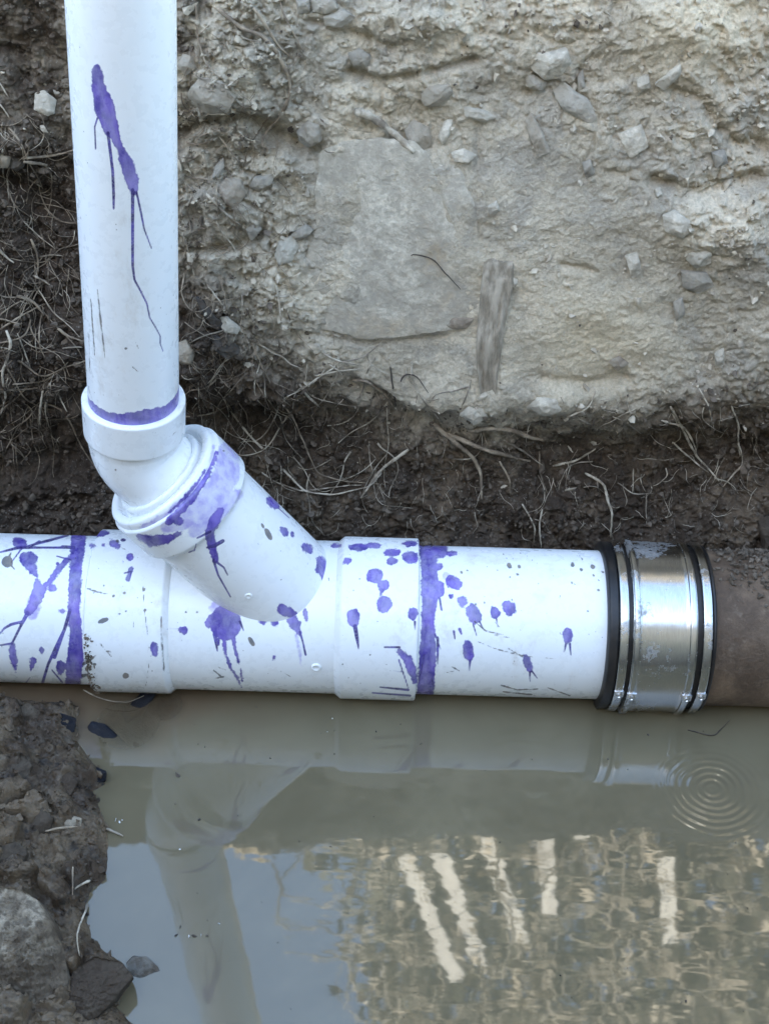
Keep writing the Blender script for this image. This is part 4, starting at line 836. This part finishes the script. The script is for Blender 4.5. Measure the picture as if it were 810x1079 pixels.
root_mesh('twig', None, .7, M['rootd'], 'thin dark bent twig floating below the coupling', 202, world=[on_z(u, v, WATER+.0006) for u, v in ((724, 769), (752, 777), (768, 759))], cat='twig')

# ------------------------------------------------------------------ crumbs and fine rootlets (uncountable)
PHI = (1+5**.5)/2
ICO = np.array([(-1, PHI, 0), (1, PHI, 0), (-1, -PHI, 0), (1, -PHI, 0), (0, -1, PHI), (0, 1, PHI), (0, -1, -PHI), (0, 1, -PHI), (PHI, 0, -1), (PHI, 0, 1), (-PHI, 0, -1), (-PHI, 0, 1)])/1.9
ICF = np.array([(0, 11, 5), (0, 5, 1), (0, 1, 7), (0, 7, 10), (0, 10, 11), (1, 5, 9), (5, 11, 4), (11, 10, 2), (10, 7, 6), (7, 1, 8), (3, 9, 4), (3, 4, 2), (3, 2, 6), (3, 6, 8), (3, 8, 9), (4, 9, 5), (2, 4, 11), (6, 2, 10), (8, 6, 7), (9, 8, 1)])
def crumbs(name, centres, sizes, mat, seed, flat=.6):
    rs = np.random.RandomState(seed); n = len(centres)
    V = ICO[None]*(1+.35*rs.randn(n, 12, 1))*np.stack([1+.3*rs.randn(n), .7+.3*rs.rand(n), flat*(.6+.7*rs.rand(n))], 1)[:, None]
    q = rs.randn(n, 4); q /= np.linalg.norm(q, axis=1)[:, None]; w_, x, y, z = q.T
    R = np.stack([1-2*(y*y+z*z), 2*(x*y-z*w_), 2*(x*z+y*w_), 2*(x*y+z*w_), 1-2*(x*x+z*z), 2*(y*z-x*w_), 2*(x*z-y*w_), 2*(y*z+x*w_), 1-2*(x*x+y*y)], 1).reshape(n, 3, 3)
    V = np.einsum('nij,nkj->nki', R, V)*sizes[:, None, None]+centres[:, None]
    Fc = (ICF[None]+12*np.arange(n)[:, None, None]).reshape(-1, 3)
    o = mesh_np(name, V.reshape(-1, 3), Fc, mat, smooth=False); return tag(o, kind='stuff')
rs = np.random.RandomState(3)
wu, wv, _ = proj(WV); vis = (wu > -30) & (wu < 840) & (wv > -30) & (wv < 600); idx = np.where(vis)[0]
pw = WR[idx]**1.5*(.3+fbm(WV[idx, 0], WV[idx, 2], 22, 3, 99).clip(-.3, 1)); pw = np.clip(pw, .03, None); inslab = (wu[idx] > 325) & (wu[idx] < 500) & (wv[idx] > 150) & (wv[idx] < 350); pw[inslab] *= .02; pw /= pw.sum()
pick = rs.choice(idx, 13000, p=pw); size = .0004+.0026*rs.rand(13000)**6+.0006*rs.rand(13000)
cen = WV[pick]+np.stack([np.zeros(13000), WNY[pick], WNZ[pick]], 1)*(size*.35)[:, None]
dk = WD[pick]+.2*rs.randn(13000) > .42
crumbs('soil_crumbs', cen[~dk], size[~dk], M['crumb'], 1); crumbs('damp_soil_crumbs', cen[dk], size[dk], M['crumbd'], 2)
bu, bv, _ = proj(BV); idx = np.where((bu > -20) & (bu < 200) & (bv > 720) & (bv < 1100) & (BD > .001))[0]; pick = rs.choice(idx, 1500); size = .0006+.0024*rs.rand(1500)**3
crumbs('mud_crumbs', BV[pick]+[0, 0, 1]*(size*.3)[:, None], size, M['mud'], 3)
# soil spilled over the brown pipe
n = 2600; th = rs.normal(1.75, .38, n); xx = .245+.11*rs.rand(n)**.8; keep = rs.rand(n) < np.clip((xx-.235)*11, 0.08, 1)*np.where(th < 1.25, .15, 1); th, xx = th[keep], xx[keep]; size = .0006+.0024*rs.rand(len(th))**3
crumbs('spilled_soil', np.stack([xx, -.0605*np.cos(th), .0605*np.sin(th)], 1), size, M['crumbd'], 4)
# mud and fibres stuck to the joint of the left hub, a crumb on top of the right joint
rs3 = np.random.RandomState(31); q = []
for _ in range(160):
    v = rs3.uniform(686, 736) if rs3.rand() < .8 else rs3.uniform(664, 690); x = x_at(89+abs(rs3.normal(0, 3.5)), RH); a_ = (v-560)/170.*math.pi; t_ = math.asin(np.clip((v-643)/85., -.99, .99)); al = math.radians(45)-t_
    q.append((x, -math.cos(al)*(RH+.0004), math.sin(al)*(RH+.0004)))
for _ in range(40):
    al = math.radians(45+80+rs3.normal(0, 4)); q.append((x_at(448+rs3.normal(0, 4), RP), -math.cos(al)*(RP+.002), math.sin(al)*(RP+.002)))
crumbs('stuck_mud', np.array(q), .0004+.0014*rs3.rand(200)**3, M['crumbd'], 9)
def rootlets(name, n, chooser, mat, seed, rpx=.45, Lr=(8, 34)):
    rs = np.random.RandomState(seed); Vs, Fs, c = [], [], 0
    for _ in range(n):
        u, v = chooser(rs); an = rs.normal(math.pi/2, .7); L = rs.uniform(*Lr); k = 14; pts = []
        for j in range(k):
            s_ = surf(u, v); d = s_-CAM; pts.append(s_-d/np.linalg.norm(d)*(.0012+.004*math.sin(j/(k-1)*math.pi)*rs.rand())); an += rs.normal(0, .28); u += math.cos(an)*L/k; v += math.sin(an)*L/k
        Pp = np.array(pts)
        for _i in range(2): Pp[1:-1] = (Pp[:-2]+2*Pp[1:-1]+Pp[2:])/4
        r = rpx*.00062*rs.uniform(.55, 1.5); T = np.gradient(Pp, axis=0); T /= np.linalg.norm(T, axis=1)[:, None]+1e-9; A = np.cross(T, [.3, .2, 1.]); A /= np.linalg.norm(A, axis=1)[:, None]+1e-9; B = np.cross(T, A)
        tt_ = np.arange(3)/3*2*math.pi; rad = r*np.linspace(1, .45, k)
        Vs.append((Pp[:, None]+rad[:, None, None]*(A[:, None]*np.cos(tt_)[None, :, None]+B[:, None]*np.sin(tt_)[None, :, None])).reshape(-1, 3)); Fs.append(grid_faces(k, 3, True)+c); c += 3*k
    o = mesh_np(name, np.concatenate(Vs), np.concatenate(Fs), mat); return tag(o, kind='stuff')
def ch_left(rs): return rs.uniform(-5, 85)*rs.uniform(.5, 1), rs.uniform(120, 470)
def ch_mid(rs): return 190+abs(rs.normal(0, 60)), rs.uniform(20, 430)
def ch_band(rs): return rs.uniform(190, 800), 405+rs.rand()**.8*150
rootlets('fine_rootlets', 120, ch_left, M['root'], 1, .6, (12, 70)); rootlets('fine_rootlets', 240, ch_mid, M['root'], 2, .55, (10, 55))
def ch_cent(rs): return 200+rs.rand()**1.2*300, 340+rs.rand()**.8*160
def ch_right(rs): return rs.uniform(560, 800), 420+rs.rand()*90
rootlets('tangled_roots', 46, ch_cent, M['rootp'], 11, 1.0, (35, 110)); rootlets('tangled_roots', 26, ch_right, M['rootp'], 12, .8, (20, 60)); rootlets('tangled_roots', 34, ch_left, M['root'], 13, 1.2, (40, 110)); rootlets('tangled_roots', 30, ch_mid, M['root'], 14, .9, (30, 90))
rootlets('fine_rootlets', 260, ch_band, M['rootp'], 3, .45, (8, 30)); rootlets('fine_rootlets', 70, ch_left, M['rootp'], 4, .5, (8, 40))
# specks drifting on the water
sp = [(188, 818, 2.2), (210, 864, 2), (185, 847, 1), (209, 784, 1), (216, 787, 1), (285, 799, 1), (396, 771, 1), (443, 784, 1), (338, 773, .9), (682, 774, 1.3), (590, 1028, 1.2), (722, 1055, 2), (186, 985, 1.5), (205, 987, 2), (218, 986, 1.8), (270, 745, .9), (640, 800, .8), (766, 921, .8), (500, 905, .7), (190, 977, 1.6), (422, 763, .8), (560, 800, .7), (352, 770, .7)]
rs2 = np.random.RandomState(12); sp += [(rs2.uniform(200, 800), rs2.uniform(760, 1075), rs2.uniform(.35, .8)) for _ in range(60)]
crumbs('floating_specks', np.array([on_z(u, v, WATER+.0003) for u, v, _ in sp]), np.array([r*.00075 for *_, r in sp]), M['rootd'], 6, .3)
fo = [(122, 864), (126, 866), (129, 864), (350, 757), (199, 986), (212, 985), (231, 973), (345, 771), (190, 895)]
crumbs('foam_flecks', np.array([on_z(u, v, WATER+.0004) for u, v in fo]), np.full(len(fo), .0009), M['wattle'], 7, .3)

# ------------------------------------------------------------------ yard beyond the trench, seen only mirrored in the water
def box_between(name, a, b, wdt, thk, mat, parent=None, axis=(0, 1, 0)):
    a = Vector(a); b = Vector(b); d = (b-a).normalized(); s_ = d.cross(Vector(axis)).normalized(); n = s_.cross(d).normalized(); V = []
    for p in (a, b):
        for i, j in ((-1, -1), (1, -1), (1, 1), (-1, 1)): V.append(p+s_*(wdt/2*i)+n*(thk/2*j))
    return mesh_np(name, [tuple(v) for v in V], [(0, 1, 2, 3), (7, 6, 5, 4), (0, 4, 5, 1), (1, 5, 6, 2), (2, 6, 7, 3), (3, 7, 4, 0)], mat, parent, smooth=False)
pf = empty('sun_streak_slats'); tag(pf, 'pale leaning slats added to stand for streaks of sun mirrored in the water', 'fence')  # slats made up as pale streaks of sunlight for the water to mirror
Yp = .80
for (u0, v0, u1, v1) in ((425, 895, 480, 1030), (462, 895, 508, 1015), (508, 870, 548, 985), (540, 800, 545, 850), (568, 815, 580, 965), (608, 800, 613, 885), (700, 900, 705, 990), (655, 790, 650, 830)):
    o = box_between('streak_slat', refl(u0, v0, Yp), refl(u1, v1, Yp), .030, .012, M['streak_slat'], pf)
for v0 in (812, ): box_between('rail', refl(360, v0+50, Yp+.03), refl(830, v0+10, Yp+.03), .02, .02, M['plank'], pf)
def shrub():
    rs = np.random.RandomState(17); Vs, Fs, c = [], [], 0; lV = []
    lo = refl(400, 800, .85); x0 = refl(345, 900, .85)[0]-.08
    trunk = empty('dry_shrub'); tag(trunk, 'tangled half dry shrub on the yard beyond the trench', 'shrub')
    for i in range(900):
        x = rs.uniform(x0+.02, x0+1.5); zz_ = rs.uniform(.52, 2.5); p = np.array([x+max(0, zz_-.9)*.10, rs.uniform(.72, 1.0), zz_]); d = rs.randn(3)*[1, .35, .9]; d /= np.linalg.norm(d); k = 12; pts = []
        L = rs.uniform(.08, .35)
        for j in range(k): pts.append(p.copy()); d = d+rs.randn(3)*.35; d /= np.linalg.norm(d); p = p+d*L/k
        Pp = np.array(pts); r = rs.uniform(.0012, .004); T = np.gradient(Pp, axis=0); T /= np.linalg.norm(T, axis=1)[:, None]; A = np.cross(T, [.3, .2, 1.]); A /= np.linalg.norm(A, axis=1)[:, None]; B = np.cross(T, A); tt_ = np.arange(3)/3*2*math.pi
        Vs.append((Pp[:, None]+r*(A[:, None]*np.cos(tt_)[None, :, None]+B[:, None]*np.sin(tt_)[None, :, None])).reshape(-1, 3)); Fs.append(grid_faces(k, 3, True)+c); c += 3*k
    tag(mesh_np('twigs', np.concatenate(Vs), np.concatenate(Fs), M['twig'], trunk), kind='stuff')
    n = 26000; zc = .50+3.0*rs.rand(n); cc = np.stack([x0+.0+1.6*rs.rand(n)**1.05, .95+.5*rs.rand(n), zc], 1)
    cc[:, 0] += .12*np.clip(cc[:, 2]-.9, 0, 9)+.05*np.sin(cc[:, 2]*17)+.03*rs.randn(n); a_ = rs.randn(n, 3); a_ /= np.linalg.norm(a_, axis=1)[:, None]; b_ = np.cross(a_, rs.randn(n, 3)); b_ /= np.linalg.norm(b_, axis=1)[:, None]; s_ = rs.uniform(.012, .035, n)[:, None]
    V = np.stack([cc-a_*s_, cc+b_*s_*.5, cc+a_*s_, cc-b_*s_*.5], 1).reshape(-1, 3); tag(mesh_np('leaves', V, np.arange(4*n).reshape(n, 4), M['leaf'], trunk, smooth=False), kind='stuff')
    n = 15000; cc = np.stack([x0+1.6*rs.rand(n), 1.0*0+.70+.3*rs.rand(n), .45+2.1*rs.rand(n)], 1); k_ = fbm(cc[:, 0], cc[:, 2], 7, 4, 88)+.35*fbm(cc[:, 0], cc[:, 2], 24, 2, 89) > .10; k_ &= cc[:, 0] > x0+.06+.12*fbm(cc[:, 2]*0+3, cc[:, 2], 5, 3, 66); cc = cc[k_]; n = len(cc)
    cc[:, 0] += .12*np.clip(cc[:, 2]-.9, 0, 9); a_ = rs.randn(n, 3)*[1, .4, .5]; a_ /= np.linalg.norm(a_, axis=1)[:, None]; b_ = np.cross(a_, rs.randn(n, 3)); b_ /= np.linalg.norm(b_, axis=1)[:, None]; s_ = rs.uniform(.005, .018, n)[:, None]
    V = np.stack([cc-a_*s_, cc+b_*s_*.5, cc+a_*s_, cc-b_*s_*.5], 1).reshape(-1, 3); tag(mesh_np('dry_leaves', V, np.arange(4*n).reshape(n, 4), M['straw'], trunk, smooth=False), kind='stuff')
    for j in range(5):
        bx = x0+.15+.28*j; root_mesh('trunk', None, 18, M['rootd'], world=[(bx, 1.1, .55), (bx+.03, 1.1, .95), (bx-.02, 1.12, 1.5)], cat=None).parent = trunk
shrub()
# unseen boards added behind the viewer to keep low sun out of the trench
bf = empty('sun_screen_fence'); tag(bf, 'unseen board fence added behind the viewer to shade the trench', 'fence')
yF = -1.75; FTOP = 2.62; FLOW = 2.10
rf = np.random.RandomState(4); tall = low = None
for i in range(56):
    x = -4.2+i*.15; hi = x < -1.25
    if (tall if hi else low) is None:
        o = box_between('board', (0, yF, .55), (0, yF, FTOP if hi else FLOW), .144, .02, M['plank'], bf)
        if hi: tall = o
        else: low = o
    else: o = (tall if hi else low).copy(); C.objects.link(o); o.parent = bf
    o.location = (x, 0, rf.uniform(-.02, .05))
for z in (.9, 1.9): box_between('rail', (-4.3, yF-.035, z), (4.2, yF-.035, z), .08, .045, M['plank'], bf)
